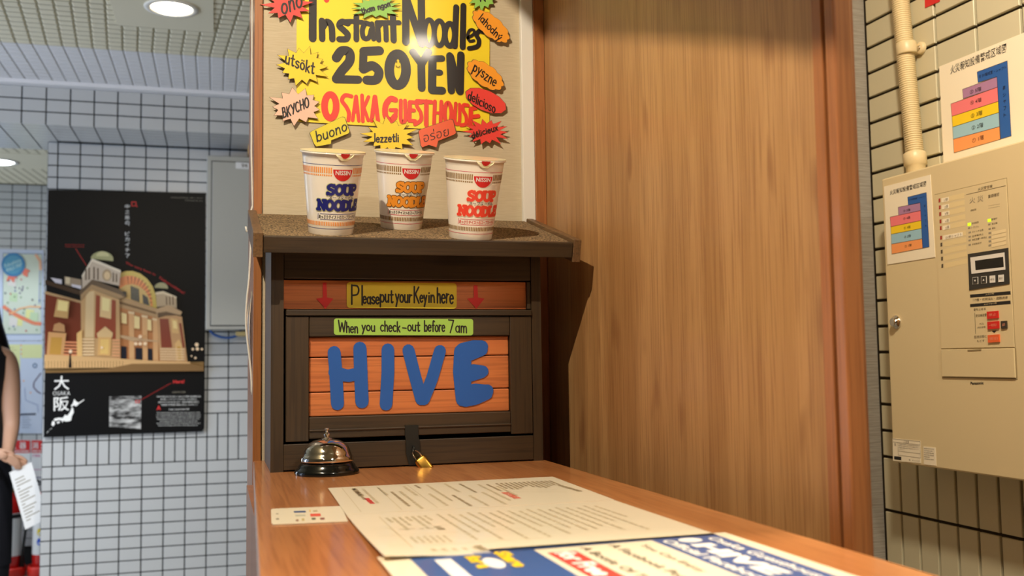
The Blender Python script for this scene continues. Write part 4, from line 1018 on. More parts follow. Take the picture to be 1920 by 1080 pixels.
# floor plan sheets
def plan(name, pl, K, sheetpts, title, lab, lw):
    S = Sheet(pl, *K[0])
    c = S.P(*[sum(p[i] for p in sheetpts)/4 for i in (0, 1)]); t = thing(name, c, lab, 'notice'); b = MB(); S.slab(b, sheetpts, 'paper', .0003, .0008); b.build('sheet', t)
    b = MB(); g = K[1]; o = .0014
    for pts, m in zip(g, ((40, 96, 176), (178, 132, 172), (246, 128, 134), (250, 214, 34), (160, 204, 222), (252, 164, 96))): S.poly(b, pts, colr(m, .4), o); S.line(b, pts+[pts[0]], lw, 'ink_brown', o+.0002)
    S.text(b, '火災報知設備警戒区域図', *title, 'black_print', o, .006)
    for n_, (bl, br, tl) in zip(('⑤ 5階', '④ 4階', '③ 3階', '② 2階', '① 1階'), K[2]): S.text(b, n_, bl, br, tl, 'black_print', o+.0004)
    for tx_, bl, br, tl in K[3]: S.text(b, tx_, bl, br, tl, 'ink_brown' if 0 else colr((20, 30, 60)), o+.0004)
    b.build('print', t)
XPO = Ax(0, XR-.0004, -1)
KB = [(1480, 0, 3.0), [[(1060, 405), (1230, 342), (1252, 765), (1190, 783), (1172, 432), (1065, 465)], [(978, 503), (1172, 432), (1175, 490), (982, 555)], [(912, 585), (1175, 490), (1180, 570), (918, 655)], [(918, 655), (1180, 570), (1184, 632), (922, 715)], [(922, 715), (1184, 632), (1188, 712), (926, 783)], [(926, 783), (1188, 712), (1193, 783), (930, 860)]],
      [((1020, 532), (1084, 510), (1020, 508)), ((1022, 592), (1085, 572), (1022, 568)), ((1026, 667), (1090, 645), (1026, 641)), ((1030, 734), (1095, 714), (1030, 708)), ((1033, 805), (1098, 784), (1033, 779))],
      [('⑥ EV機械室・シャフト', (1070, 442), (1225, 388), (1070, 422))]+[(c, (1205+i*1.2, 508+i*38), (1220+i*1.2, 504+i*38), (1205+i*1.2, 486+i*38)) for i, c in enumerate('昇シャフト')]]
plan('evacuation_notice', XPO, KB, [(845, 375), (1370, 165), (1395, 800), (872, 942)], ((910, 420), (1224, 292), (910, 372)), 'larger white notice with a coloured floor block diagram, on tiles above the alarm panel', .0007)
KS = [(1640, 320, 6.0), [[(378, 298), (590, 245), (622, 858), (548, 872), (520, 360), (385, 388)], [(272, 412), (520, 360), (526, 448), (276, 502)], [(180, 522), (526, 448), (531, 560), (188, 632)], [(188, 632), (531, 560), (535, 650), (193, 716)], [(193, 716), (535, 650), (541, 765), (196, 826)], [(196, 826), (541, 765), (548, 872), (200, 938)]],
      [((330, 470), (410, 453), (330, 440)), ((330, 556), (410, 540), (330, 526)), ((336, 662), (412, 646), (336, 632)), ((340, 762), (416, 746), (340, 732)), ((346, 868), (424, 850), (346, 838))],
      [('⑥ EV機械室・シャフト', (392, 340), (580, 300), (392, 318))]+[(c, (564+i*3, 415+i*55), (580+i*3, 412+i*55), (564+i*3, 385+i*55)) for i, c in enumerate('昇シャフト')]]
plan('evacuation_notice', P_PANEL, KS, [(110, 180), (632, 45), (686, 972), (150, 1056)], ((178, 278), (586, 172), (178, 222)), 'smaller white notice with a coloured floor block diagram, stuck on the alarm panel door', .0006)
b = MB(); SR = Sheet(XPO); SR.slab(b, [(1733, -60), (1780, -75), (1762, 3), (1735, 15)], 'red_print', .0003, .0008)
tag(b.build('red_notice'), 'corner of a red notice on the tiles at the top edge beside the conduit', 'notice')

# conduit
cd = thing('corrugated_conduit', (XR-.022, 1.60, 1.5), 'cream corrugated cable conduit running up the tiled wall from the alarm panel', 'conduit')
pcx = Ax(0, XR-.022, -1)
pa_, pb_ = pcx.at(1716, 300), pcx.at(1690, 20)
pb_ = pa_+(pb_-pa_)*((ZC-pa_.z)/(pb_.z-pa_.z)); n = int((pb_.z-pa_.z)/.0044); prof = []
ax3 = (pb_-pa_); Ln = ax3.length; ax3.normalize(); mt = ax3.to_track_quat('Z', 'Y').to_matrix()
for i in range(n):
    z = Ln*i/n; s_ = Ln/n; prof += [(.0150, z), (.0172, z+s_*.2), (.0172, z+s_*.6), (.0150, z+s_*.8)]
b = MB(); b.lathe(prof, 'cream_metal', pa_, 18, mt); b.build('corrugated_tube', cd)
b = MB(); b.lathe([(.0172, -.030), (.0180, -.029), (.0180, -.012), (.0215, -.010), (.0215, .012), (.0200, .014)], 'cream_metal', pa_, 28, mt); b.build('connector', cd)
pc_ = pcx.at(1700, 92)
b = MB(); b.lathe([(.0185, -.012), (.0195, -.010), (.0195, .010), (.0185, .012)], 'cream_metal', pc_, 24, mt)
eb = Ax(0, XR-.008, -1).at(1723, 90)
b.lathe([(.012, 0), (.012, .006), (.010, .008), (0, .008)], 'cream_metal', Vector((XR-.0005, eb.y, eb.z)), 20, mx, cap=False)
b.box((XR-.007, eb.y, eb.z-.010), (XR-.001, pc_.y, eb.z+.010), 'cream_metal', .001)
b.lathe([(.005, .008), (.005, .0095), (0, .0102)], 'chrome', Vector((XR-.0005, eb.y, eb.z)), 12, mx, cap=False); b.build('saddle_clamp', cd)

# ================================================================== LEFT: lamps, cabinet, poster
def downlight(name, c, r, m, label):
    t = thing(name, c, label, 'ceiling light'); dn = Matrix(((1, 0, 0), (0, -1, 0), (0, 0, -1))); z = ZC-.0062
    b = MB(); b.lathe([(r*1.02, .0), (r*1.32, 0), (r*1.30, .003), (r*1.05, .005), (r*1.0, .002)], 'white_paint', (c[0], c[1], z), 40, dn, cap=False); b.build('trim_ring', t)
    b = MB(); b.lathe([(r*1.0, .0), (r*.85, .006), (r*.5, .009), (0, .010)], m, (c[0], c[1], z), 40, dn, cap=False); b.build('diffuser', t)
mat('lamp_warm', (255, 240, 210), .5, emit=((1, .88, .66, 1), 9)); mat('lamp_cool', (245, 250, 255), .5, emit=((.92, .97, 1, 1), 9))
cL = Ax(2, ZC-.006, -1)
c1 = cL.at(322, 15); downlight('ceiling_downlight', (c1.x, c1.y, ZC), .066, 'lamp_warm', 'round warm downlight lit in the near textured ceiling at the top left')
c2 = cL.at(-3, 303); downlight('ceiling_downlight', (c2.x, c2.y, ZC), .083, 'lamp_cool', 'round white downlight lit in the ceiling of the far passage')
bpy.data.objects['hall_downlight'].location = (c1.x, c1.y, ZC-.022); bpy.data.objects['passage_downlight'].location = (c2.x, c2.y, ZC-.022)

YCF = YCOL-.14; P_CB = Ax(1, YCF, -1)
q = [P_CB.at(x, y) for x, y in ((388, 291), (388, 618))]
cb = thing('distribution_cabinet', ((q[0].x+.35)/2, YCF+.07, q[1].z), 'grey metal wall cabinet beside the city poster, half hidden by the beige wall', 'cabinet')
x0, x1, z1, z0 = q[0].x, .34, q[0].z, q[1].z
bx('cabinet_body', (x0, YCF, z0), (x1, YCOL-.0005, z1), 'grey_metal', cb, .004)
d0 = P_CB.at(398, 303); d1 = P_CB.at(398, 610)
bx('door_gap', (d0.x-.004, YCF-.002, d1.z-.004), (x1-.03, YCF-.0002, d0.z+.004), 'black_print', cb)
bx('cabinet_door', (d0.x, YCF-.008, d1.z), (x1-.034, YCF-.0022, d0.z), 'grey_metal', cb, .002)
SG = Sheet(Ax(1, YCF-.008, -1)); b = MB(); SG.slab(b, [(442, 304), (476, 306), (476, 318), (442, 316)], 'paper_white', .0002, .0008); SG.text(b, '警備', (453, 314), (464, 314.5), (453, 307), 'ink_brown', .0014); b.build('name_label', cb)
# blue cable and beige junction piece under the cabinet
P_CC = Ax(1, YCOL-.05, -1)
b = MB(); b.tube([P_CC.at(x, y) for x, y in spl([(392, 616), (400, 626), (415, 632), (432, 633), (446, 628), (452, 618)], 5)], .006, colr((40, 84, 150))); tag(b.build('blue_cable'), 'blue cable looping below the grey wall cabinet', 'cable')
qa, qb = P_CC.at(442, 622), P_CC.at(462, 630)
tag(bx('junction_box', (qa.x, YCOL-.09, qb.z), (qb.x+.05, YCOL-.0005, qa.z+.001), colr((196, 176, 120)), None, .002, base=True), 'small beige box under the grey wall cabinet beside the blue cable', 'junction box')
P_CD = Ax(1, YCF-.01, -1)
qa, qb = P_CD.at(466, 250), P_CD.at(500, 289)
tag(bx('terminal_box', (qa.x, YCF-.0, qb.z+.001), (qb.x, YCOL-.001, qa.z), colr((216, 170, 110)), None, .002, base=True), 'narrow beige box standing on top of the grey wall cabinet', 'terminal box')
b = MB(); cc = P_CD.at(466, 257)
b.tube([cc+Vector((.018*math.cos(a)*(1+.15*math.sin(3*a)), -.006*a/6, .028*math.sin(a))) for a in [k*.35 for k in range(44)]], .0032, colr((24, 44, 40))); b.tube([cc+Vector((.02, -.03, -.02)), cc+Vector((.01, -.0, -.05)), cc+Vector((.02, 0, -.08))], .003, colr((24, 44, 40)))
tag(b.build('cable_coil'), 'dark green coil of cable hanging above the grey wall cabinet', 'cable')

mat('aerial', (205, 205, 202), .3, var=((26, 26, 70), 9, (36, 36, 38), (.36, .68)))
# city poster on the column
YP = YCOL-.012; P_PO = Ax(1, YP, -1)
po = thing('city_poster', P_PO.at(236, 820), 'tall dark poster of a lit historic hall at night on the tiled column', 'poster')
Z0_ = Sheet(P_PO); b = MB()
mat('poster_black', (9, 10, 12), .42, spec=.18); mat('poster_navy', (22, 24, 32), .16, coat=.5)
def rnd(px): return px
Z0_.slab(b, [(90, 356), (386, 362), (385, 560), (383, 803), (379, 809), (200, 815), (82, 820), (85, 640)], 'poster_black', 0, .003, 'paper_white'); b.build('sheet', po)
ZP = Sheet(P_PO, 80, 440, 4.153); b = MB(); LV = [.0034]
def pp(pts, c, dz=.00025): LV[0] += dz; ZP.poly(b, pts, colr(c, .22), LV[0])
pp([(22, 1075), (1255, 1060), (1255, 990), (22, 1010)], (150, 116, 70))
pp([(20, 440), (305, 520), (310, 1030), (16, 1030)], (126, 58, 38))
pp([(20, 352), (300, 438), (300, 475), (20, 385)], (70, 52, 38)); pp([(20, 440), (300, 515), (300, 535), (20, 462)], (196, 158, 112))
pp([(62, 335), (150, 350), (150, 385), (100, 375)], (214, 208, 214)); pp([(170, 325), (300, 350), (305, 425), (175, 390)], (160, 140, 116)); pp([(225, 385), (300, 398), (300, 425), (230, 405)], (220, 214, 220))
pp([(180, 330), (215, 335), (212, 385), (178, 380)], (214, 196, 160))
# centre arch
pp([(598, 300), (650, 284), (700, 283), (760, 303), (815, 345), (855, 400), (880, 470), (890, 575), (850, 575), (598, 485)], (206, 176, 76))
pp([(598, 338), (650, 320), (700, 322), (750, 342), (795, 382), (830, 435), (850, 500), (858, 560), (600, 480)], (232, 138, 76))
for k in range(11):
    a = math.radians(100-k*11); cx, cy = 690, 500
    pp([(cx+90*math.cos(a), cy-85*math.sin(a)), (cx+162*math.cos(a-.03), cy-175*math.sin(a-.03)), (cx+162*math.cos(a+.03), cy-175*math.sin(a+.03))], (150, 62, 36), .00002)
pp([(600, 420), (650, 392), (700, 385), (750, 400), (800, 440), (835, 500), (842, 556), (605, 480)], (214, 176, 104))
for q in ([(685, 398), (750, 425), (755, 528), (688, 503)], [(778, 462), (818, 490), (832, 552), (782, 536)], [(610, 440), (655, 445), (655, 488), (612, 476)]): pp(q, (58, 62, 62))
for x in (700, 716, 733): pp([(x, 404), (x+3, 405), (x+5, 520), (x+2, 519)], (150, 140, 110), .00002)
# facade
pp([(600, 560), (890, 640), (918, 1010), (600, 1000)], (196, 130, 80))
pp([(600, 478), (885, 575), (895, 650), (600, 566)], (190, 152, 106)); pp([(600, 520), (890, 606), (890, 622), (600, 538)], (120, 88, 56))
for q in ([(612, 605), (655, 618), (655, 695), (614, 688)], [(712, 630), (756, 642), (756, 735), (714, 728)], [(806, 655), (846, 664), (848, 748), (808, 742)]): pp([(x+(-8 if i in (0, 3) else 8), y+(-6 if i < 2 else 14)) for i, (x, y) in enumerate(q)], (170, 110, 66)); pp(q, (252, 224, 158))
for x in (672, 775, 858): pp([(x, 600+(x-672)*.28), (x+40, 606+(x-672)*.28), (x+44, 1005), (x+4, 1003)], (226, 174, 120)); pp([(x-4, 596+(x-672)*.28), (x+44, 604+(x-672)*.28), (x+44, 622+(x-672)*.28), (x-4, 614+(x-672)*.28)], (238, 208, 160))
for q in ([(612, 868), (655, 872), (655, 1000), (612, 998)], [(724, 880), (778, 884), (780, 1003), (724, 1001)], [(820, 885), (855, 888), (858, 1004), (822, 1003)]): pp(q, (30, 32, 44))
pp([(600, 800), (700, 830), (940, 835), (600, 780)], (206, 170, 128))
# right tower
pp([(885, 590), (1085, 640), (1130, 1010), (915, 1010)], (206, 158, 108)); pp([(912, 655), (980, 655), (1010, 880), (925, 880)], (142, 66, 48)); pp([(1062, 690), (1080, 690), (1108, 880), (1090, 880)], (142, 66, 48))
pp([(998, 650), (1050, 660), (1062, 770), (1008, 765)], (226, 182, 120)); pp([(1012, 668), (1042, 674), (1050, 735), (1018, 730)], (250, 220, 150)); pp([(1030, 850), (1060, 815), (1085, 855), (1092, 980), (1042, 985)], (232, 186, 122)); pp([(1048, 870), (1075, 870), (1080, 970), (1055, 970)], (214, 160, 80))
for k in range(6): pp([(915, 885+k*20), (1105, 888+k*20), (1107, 897+k*20), (916, 894+k*20)], (240, 206, 160), .00002)
pp([(880, 580), (985, 548), (1087, 602), (1075, 628), (965, 618), (892, 640)], (196, 160, 118)); pp([(895, 610), (965, 600), (1070, 628), (960, 632), (900, 650)], (100, 74, 50))
pp([(882, 455), (940, 455), (1042, 490), (1045, 575), (985, 552), (890, 565)], (188, 162, 126)); pp([(880, 450), (940, 440), (1045, 485), (1042, 500), (940, 462), (880, 468)], (222, 200, 162))
for x in (960, 985, 1010): pp([(x, 480), (x+10, 484), (x+12, 550), (x+2, 548)], (110, 84, 60), .00002)
LV[0] += .0002; ZP.ell(b, 925, 415, 52, 40, colr((140, 138, 92), .22), LV[0], 180, 372)
# left tower
pp([(300, 520), (380, 425), (600, 495), (608, 1010), (305, 1010)], (206, 164, 112)); pp([(340, 450), (405, 440), (400, 800), (332, 800)], (228, 196, 146))
pp([(418, 470), (572, 515), (572, 815), (410, 805)], (156, 74, 50)); pp([(452, 478), (540, 500), (535, 658), (448, 640)], (232, 196, 138)); pp([(468, 490), (525, 505), (520, 600), (465, 590)], (250, 228, 160))
pp([(292, 440), (380, 348), (610, 432), (652, 486), (600, 505), (380, 425), (300, 522)], (104, 84, 64)); pp([(300, 470), (385, 390), (610, 470), (640, 490), (600, 500), (380, 425), (300, 520)], (176, 142, 100))
pp([(310, 320), (388, 208), (610, 290), (600, 402), (388, 352), (312, 425)], (200, 182, 160)); pp([(308, 322), (388, 188), (612, 280), (610, 298), (388, 212), (314, 340)], (228, 214, 190))
for x in (335, 360, 398, 428, 548, 572): pp([(x, 250+abs(x-388)*.3), (x+11, 252+abs(x-388)*.3), (x+11, 350+abs(x-388)*.12), (x, 350+abs(x-388)*.12)], (96, 78, 64), .00002)
LV[0] += .0002; ZP.ell(b, 503, 318, 36, 46, colr((176, 150, 116), .22), LV[0]); LV[0] += .0002; ZP.ell(b, 505, 322, 24, 32, colr((226, 196, 150), .22), LV[0])
LV[0] += .0002; ZP.ell(b, 465, 195, 88, 62, colr((160, 160, 112), .22), LV[0], 186, 374); LV[0] += .0002; ZP.ell(b, 470, 172, 50, 38, colr((196, 192, 140), .22), LV[0], 180, 360)
pp([(425, 770), (490, 715), (550, 765), (545, 800), (430, 800)], (228, 190, 134)); pp([(435, 800), (540, 800), (530, 945), (432, 940)], (226, 176, 110)); pp([(455, 815), (520, 815), (515, 930), (452, 928)], (238, 196, 116))
for k in range(8):
    pp([(312, 808+k*24), (405, 808+k*24), (405, 821+k*24), (312, 821+k*24)], (244, 210, 160), .00002); pp([(545, 815+k*24), (606, 817+k*24), (606, 830+k*24), (545, 828+k*24)], (236, 170, 120), .00002); pp([(155, 830+k*24), (285, 835+k*24), (285, 848+k*24), (155, 843+k*24)], (232, 150, 104), .00002)
pp([(118, 500), (215, 520), (200, 655), (92, 640)], (206, 164, 104)); pp([(128, 512), (205, 525), (196, 600), (118, 590)], (250, 226, 150)); 
pp([(50, 758), (190, 768), (165, 950), (35, 950)], (214, 160, 104)); pp([(72, 798), (158, 802), (145, 935), (58, 930)], (200, 150, 70)); pp([(85, 750), (95, 700), (135, 685), (175, 705), (180, 760)], (196, 146, 98)); pp([(270, 770), (312, 740), (312, 960), (272, 960)], (236, 190, 120))
pp([(20, 935), (300, 945), (600, 965), (915, 985), (1150, 990), (1150, 1030), (20, 1040)], (220, 176, 120)); 
for k in range(26): pp([(25+k*24, 985), (28+k*24, 985), (28+k*24, 1040), (25+k*24, 1040)], (110, 84, 50), .00001)
pp([(215, 925), (224, 925), (232, 1035), (205, 1035)], (30, 24, 26)); pp([(500, 1045), (700, 1005), (1150, 1005), (1250, 1030), (1255, 1062), (22, 1070)], (140, 106, 66))
for x, y, r in ((1200, 857, 15), (1170, 892, 10), (1205, 890, 13), (1240, 892, 9), (1190, 960, 9), (1160, 945, 6), (762, 795, 14), (728, 850, 14), (762, 850, 14), (800, 850, 14), (222, 910, 14), (465, 880, 10)): LV[0] += .00002; ZP.ell(b, x, y, r, r, colr((255, 222, 180), .3), LV[0]+.0002)
LV[0] += .0006
ZP.poly(b, [(22, 1075), (1255, 1058), (1255, 1300), (20, 1330)], 'poster_navy', LV[0]) if 0 else None
b.build('picture', po)
b = MB(); o = .0042
ZT_ = Sheet(P_PO, 0, 340, 2.25)
for i, ch in enumerate('中之島の、ピカイチ？'):
    y = 98+i*23; ZT_.text(b, ch, (528, y+17), (547, y+17), (528, y), 'white_print', o) if ch not in '、' else ZT_.text(b, ch, (541, y-2), (546, y-2), (541, y-8), 'white_print', o)
ZT_.line(b, [(556, 88), (574, 88), (574, 104), (556, 104), (556, 88)], .004, 'red_print', o); ZT_.line(b, [(572, 100), (580, 108)], .004, 'red_print', o)
ZT_.text(b, 'The very best in', (530, 352), (655, 402), (533, 340), 'red_print', .0150); ZT_.text(b, 'Nakanoshima!', (672, 412), (776, 478), (677, 401), 'red_print', .0150)
for i in range(2): ZT_.text(b, 'Osaka City Central', (275, 270+9*i), (355, 271+9*i), (275, 265+9*i), 'red_print', o)
for i in range(10): ZT_.ell(b, 322+i*4.6, 288+i*7.2, 2, 2.4, 'red_print', o)
for i in range(2): ZT_.text(b, '大阪市中央公会堂 夜景の美しい建物として知られる', (720 if i == 0 else 780, 71+12*i), (855, 74+12*i), (720 if i == 0 else 780, 66+12*i), 'ink_grey', o)
ZB = Sheet(P_PO, 80, 680, 6.0)
ZB.text(b, '大', (128, 308), (300, 305), (128, 150), 'white_print', o, .012); ZB.text(b, 'OSAKA', (116, 368), (312, 365), (116, 322), 'white_print', o, -.01); ZB.text(b, '阪', (125, 545), (300, 540), (125, 385), 'white_print', o, .012)
for q in ([(355, 408), (385, 440), (418, 452), (400, 475), (375, 492), (350, 478), (330, 498), (318, 482), (340, 460)], [(405, 450), (468, 412), (470, 420), (418, 458)], [(325, 500), (345, 510), (352, 560), (330, 600), (320, 650), (285, 660), (260, 662), (235, 650), (225, 675), (215, 650), (180, 645), (150, 655), (128, 650), (130, 630), (180, 618), (225, 622), (245, 600), (250, 585), (280, 595), (305, 560), (320, 530)], [(110, 655), (135, 660), (140, 690), (120, 715), (100, 700)], [(160, 665), (195, 658), (190, 678), (165, 685)]): ZB.poly(b, q, 'white_print', o)
for x, y, r in ((100, 770-30, 5), (82, 752, 4), (62, 775, 5), (50, 786, 4)): ZB.ell(b, x, y, r, r, 'white_print', o)
ZB.poly(b, [(750, 380), (1112, 372), (1105, 745), (750, 720)], 'aerial', o)
for i in range(27): ZB.ell(b, 1085+i*13.8, 430-i*7.7, 4, 4, 'red_print', o+.0003)
ZB.line(b, [(1045, 425), (1090, 425), (1090, 450), (1045, 450), (1045, 425)], .003, 'red_print', o+.0003)
ZB.text(b, 'Here!', (1468, 235), (1595, 230), (1468, 195), 'red_print', o, .03); ZB.text(b, '大阪市中央公会堂', (1455, 342), (1605, 340), (1455, 322), 'ink_grey', o)
for i, (x0, x1, t) in enumerate(((1285, 1778, '中央公会堂は大正七年に竣工した赤れんがの建物で国の重要文化財'), (1325, 1740, '夜は美しくライトアップされ多くの人が訪れる。'), (1298, 1762, '大阪の中心である中之島にあり、音楽会や講演会が開かれ'), (1335, 1740, '特別室の天井画や壁画も見どころのひとつ'))): ZB.text(b, t, (x0, 392+i*31), (x1, 389+i*31), (x0, 372+i*31), 'white_print', o)
ZB.text(b, 'A', (1282, 532), (1330, 530), (1282, 485), 'red_print', o, .05); ZB.text(b, 'Osaka Central Public Hall', (1420, 534), (1648, 530), (1420, 516), 'white_print', o)
for i, (x0, x1, t) in enumerate(((1285, 1770, 'The construction of the hall, which was opened in 1918,'), (1280, 1776, 'was made possible by a donation of one million yen made'), (1282, 1776, 'by a citizen, and today it stands as a landmark of the'), (1290, 1765, 'Nakanoshima area between the rivers of the city. In the'), (1318, 1740, 'evening its red brick walls are lit up and the'), (1282, 1776, 'dome and arched window can be enjoyed from the river'), (1305, 1745, 'bank and bridges around it in the heart of town.'))): ZB.text(b, t, (x0, 572+i*24), (x1, 569+i*24), (x0, 556+i*24), 'white_print', o)
b.build('lettering', po)

# leaflet, hook and cord on the end of the beige wall
xe = .0535; b = MB()
pe = Ax(1, 1.56, -1)
b.tube([Vector((xe-.003, 1.545, z)) for z in (2.2, 1.62)]+[pe.at(x, y) for x, y in spl([(474, 385), (470, 400), (469, 425), (470, 460), (467, 520), (463, 560), (461, 600), (464, 640), (470, 690), (473, 740)], 4)], .0016, 'white_paint'); tag(b.build('hanging_cable'), 'thin white cord hanging down the end of the beige wall', 'cable')
b = MB(); h0 = pe.at(468, 425); b.box((h0.x-.003, 1.55, h0.z-.009), (xe-.0008, 1.562, h0.z+.006), 'white_paint', .001); b.tube([h0+Vector((-.001, -.006, -.006)), h0+Vector((-.005, -.008, -.009)), h0+Vector((-.006, -.008, -.001))], .0015, 'white_paint')
tag(b.build('cord_hook'), 'small white hook on the wall end above the hanging cord', 'hook')
b = MB(); g = [(474, 545), (468, 565), (463, 590), (461, 625), (465, 660), (470, 700), (474, 735)]
L_ = [Ax(1, 1.575, -1).at(x, y) for x, y in spl(g, 3)]; R_ = [Vector((xe-.001, 1.60, p.z)) for p in L_]; N_ = [Vector((p.x*.4+xe*.6, 1.568, p.z-.002)) for p in L_]
for A_, B_ in ((L_, R_), (N_, L_)):
    for i in range(len(L_)-1): b.face([A_[i], B_[i], B_[i+1], A_[i+1]], 'leaflet', True)
mat('leaflet', (226, 200, 158), .35, coat=.4)
tag(b.build('leaflet'), 'curled cream leaflet bulging from the end of the beige wall', 'leaflet')

# ================================================================== FAR WALL: maps, signs, extinguishers
PF_ = Ax(1, YFAR-.001, -1); SF = Sheet(PF_, 0, 440, 2.7)
def Fslab(b, pts, m, off=.0, t=.002): SF.slab(b, pts, m, off, t)
mat('map_base', (206, 214, 196), .3, coat=.4); mat('map_frame', (196, 206, 224), .35); 
t = thing('area_map', SF.P(110, 540), 'upper map poster with a round blue badge on the far tiled wall', 'map poster')
b = MB(); Fslab(b, [(-60, 70), (222, 78), (216, 536), (-60, 536)], 'map_frame'); Fslab(b, [(14, 92), (214, 96), (210, 508), (10, 508)], colr((120, 140, 170)), .002, .0006); Fslab(b, [(18, 96), (212, 100), (208, 503), (14, 503)], 'map_base', .0026, .0004); b.build('sheet', t)
b = MB(); rg = random.Random(4)
for k in range(9):
    x, y = rg.uniform(20, 160), rg.uniform(120, 440); SF.poly(b, [(x, y), (x+40, y+6), (x+36, y+50), (x-4, y+44)], colr(rg.choice([(222, 220, 150), (190, 210, 170), (220, 214, 206)])), .0032+.0002*k)
SF.line(b, [(16, 362), (60, 395), (120, 425), (170, 448), (210, 452)], .022, colr((226, 130, 96)), .0052); SF.line(b, [(45, 405), (100, 375), (150, 364), (208, 366)], .010, colr((236, 180, 130)), .0054); SF.line(b, [(180, 100), (204, 135), (206, 180)], .016, colr((232, 176, 140)), .0054)
SF.line(b, [(202, 180), (198, 350)], .006, colr((150, 160, 190)), .0056)
for k in range(34):
    x, y = rg.uniform(25, 205), rg.uniform(215, 495); SF.ell(b, x, y, 4, 5, colr(rg.choice([(196, 90, 90), (90, 110, 160), (120, 150, 110), (110, 100, 130)])), .0058, n=8)
b.build('print', t)
b = MB(); SF.slab(b, [(45, 200), (85, 195), (70, 245), (55, 225), (32, 238)], colr((230, 120, 96)), .0060, .0005); SF.slab(b, [(108, 180), (130, 170), (155, 185), (142, 190), (140, 215), (118, 205)], colr((230, 120, 96)), .0060, .0005)
b.prism([SF.P(68+62*(1 if k % 2 else .93)*math.cos(2*math.pi*k/60), 153+62*(1 if k % 2 else .93)*math.sin(2*math.pi*k/60), .0066) for k in range(60)], PF_.n, .0006, colr((60, 128, 176)))
SF.ell(b, 68, 153, 48, 48, colr((84, 152, 184)), .0074); SF.text(b, 'Fukushima', (24, 168), (108, 136), (22, 150), colr((200, 228, 220)), .0078); SF.text(b, 'WALK MAP', (32, 192), (112, 160), (30, 172), colr((200, 228, 220)), .0078); b.build('badge', t)
t = thing('route_map', SF.P(110, 780), 'lower map sheet with yellow lists and a route line on the far tiled wall', 'map poster')
b = MB(); Fslab(b, [(-60, 540), (218, 540), (214, 1008), (-60, 1000)], 'map_frame'); Fslab(b, [(0, 556), (104, 556), (98, 870), (-4, 870)], colr((216, 220, 160)), .002, .0004); Fslab(b, [(108, 556), (214, 556), (212, 625), (108, 625)], colr((216, 220, 160)), .002, .0004); b.build('sheet', t)
b = MB()
for k in range(26): SF.line(b, [(8, 572+k*12), (70+20*math.sin(k*2.3), 572+k*12)], .004, colr((190, 190, 140)), .0030)
SF.ell(b, 177, 663, 12, 13, colr((90, 110, 140)), .0030); SF.ell(b, 177, 663, 6, 7, colr((190, 204, 224)), .0034)
SF.line(b, [(208, 700), (185, 730), (172, 748), (170, 772), (190, 795), (208, 805)], .008, colr((110, 100, 120)), .0030); SF.line(b, [(125, 775), (130, 838), (190, 862), (194, 900)], .005, colr((150, 164, 196)), .0030)
SF.line(b, [(60, 912), (182, 908)], .012, colr((70, 76, 92)), .0030)
for k in range(5): SF.line(b, [(110, 924+k*13), (150+8*(k % 2), 924+k*13)], .005, colr((150, 158, 176)), .0030)
for x, y in ((107, 560), (108, 582), (108, 604), (120, 740), (155, 800)): SF.ell(b, x, y, 4, 4, colr((236, 160, 90)), .0036, n=8)
b.build('print', t)
SE = Sheet(PF_, 0, 660, 5.4)
def exsign(x0, x1, lab, kanji, eng):
    t = thing('extinguisher_sign', SE.P((x0+x1)/2, 1150), lab, 'sign', 'fire extinguisher signs on the far wall'); b = MB()
    SE.slab(b, [(x0, 890), (x1, 890), (x1, 1310), (x0, 1310)], 'paper_white', 0, .003); SE.poly(b, [(x0+3, 893), (x1-3, 893), (x1-3, 1022), (x0+3, 1022)], 'red_print', .0034); b.build('board', t)
    b = MB()
    for ch, cx in kanji: SE.text(b, ch, (cx, 980), (cx+68, 980), (cx, 912), 'white_print', .0040, .008)
    SE.text(b, eng, (x0+12, 1012), (x1-12, 1012), (x0+12, 993), 'white_print', .0040, .02); SE.text(b, '使用法', (x0+12, 1062), (x0+92, 1062), (x0+12, 1036), colr((230, 90, 150)), .0040, .02)
    SE.poly(b, [(x1-90, 1090), (x1-30, 1090), (x1-80, 1150)], colr((220, 70, 110)), .0040); SE.line(b, [(x0+20, 1190), (x1-40, 1190)], .004, colr((210, 150, 180)), .0040); SE.line(b, [(x0+10, 1270), (x1-10, 1270)], .006, colr((90, 90, 130)), .0040)
    b.build('lettering', t)
exsign(12, 308, 'red and white fire extinguisher sign beside the arm of the standing woman', [('消', 20), ('火', 98), ('器', 198)], 'FIRE EXTINGUISHER')
exsign(316, 612, 'red and white fire extinguisher sign cut off by the tiled column edge', [('消', 322), ('火', 412), ('器', 505)], 'FIRE EXTINGUISHER')
mat('ext_red', (206, 34, 30), .18, coat=.6); mat('stand_red', (226, 52, 40), .35)
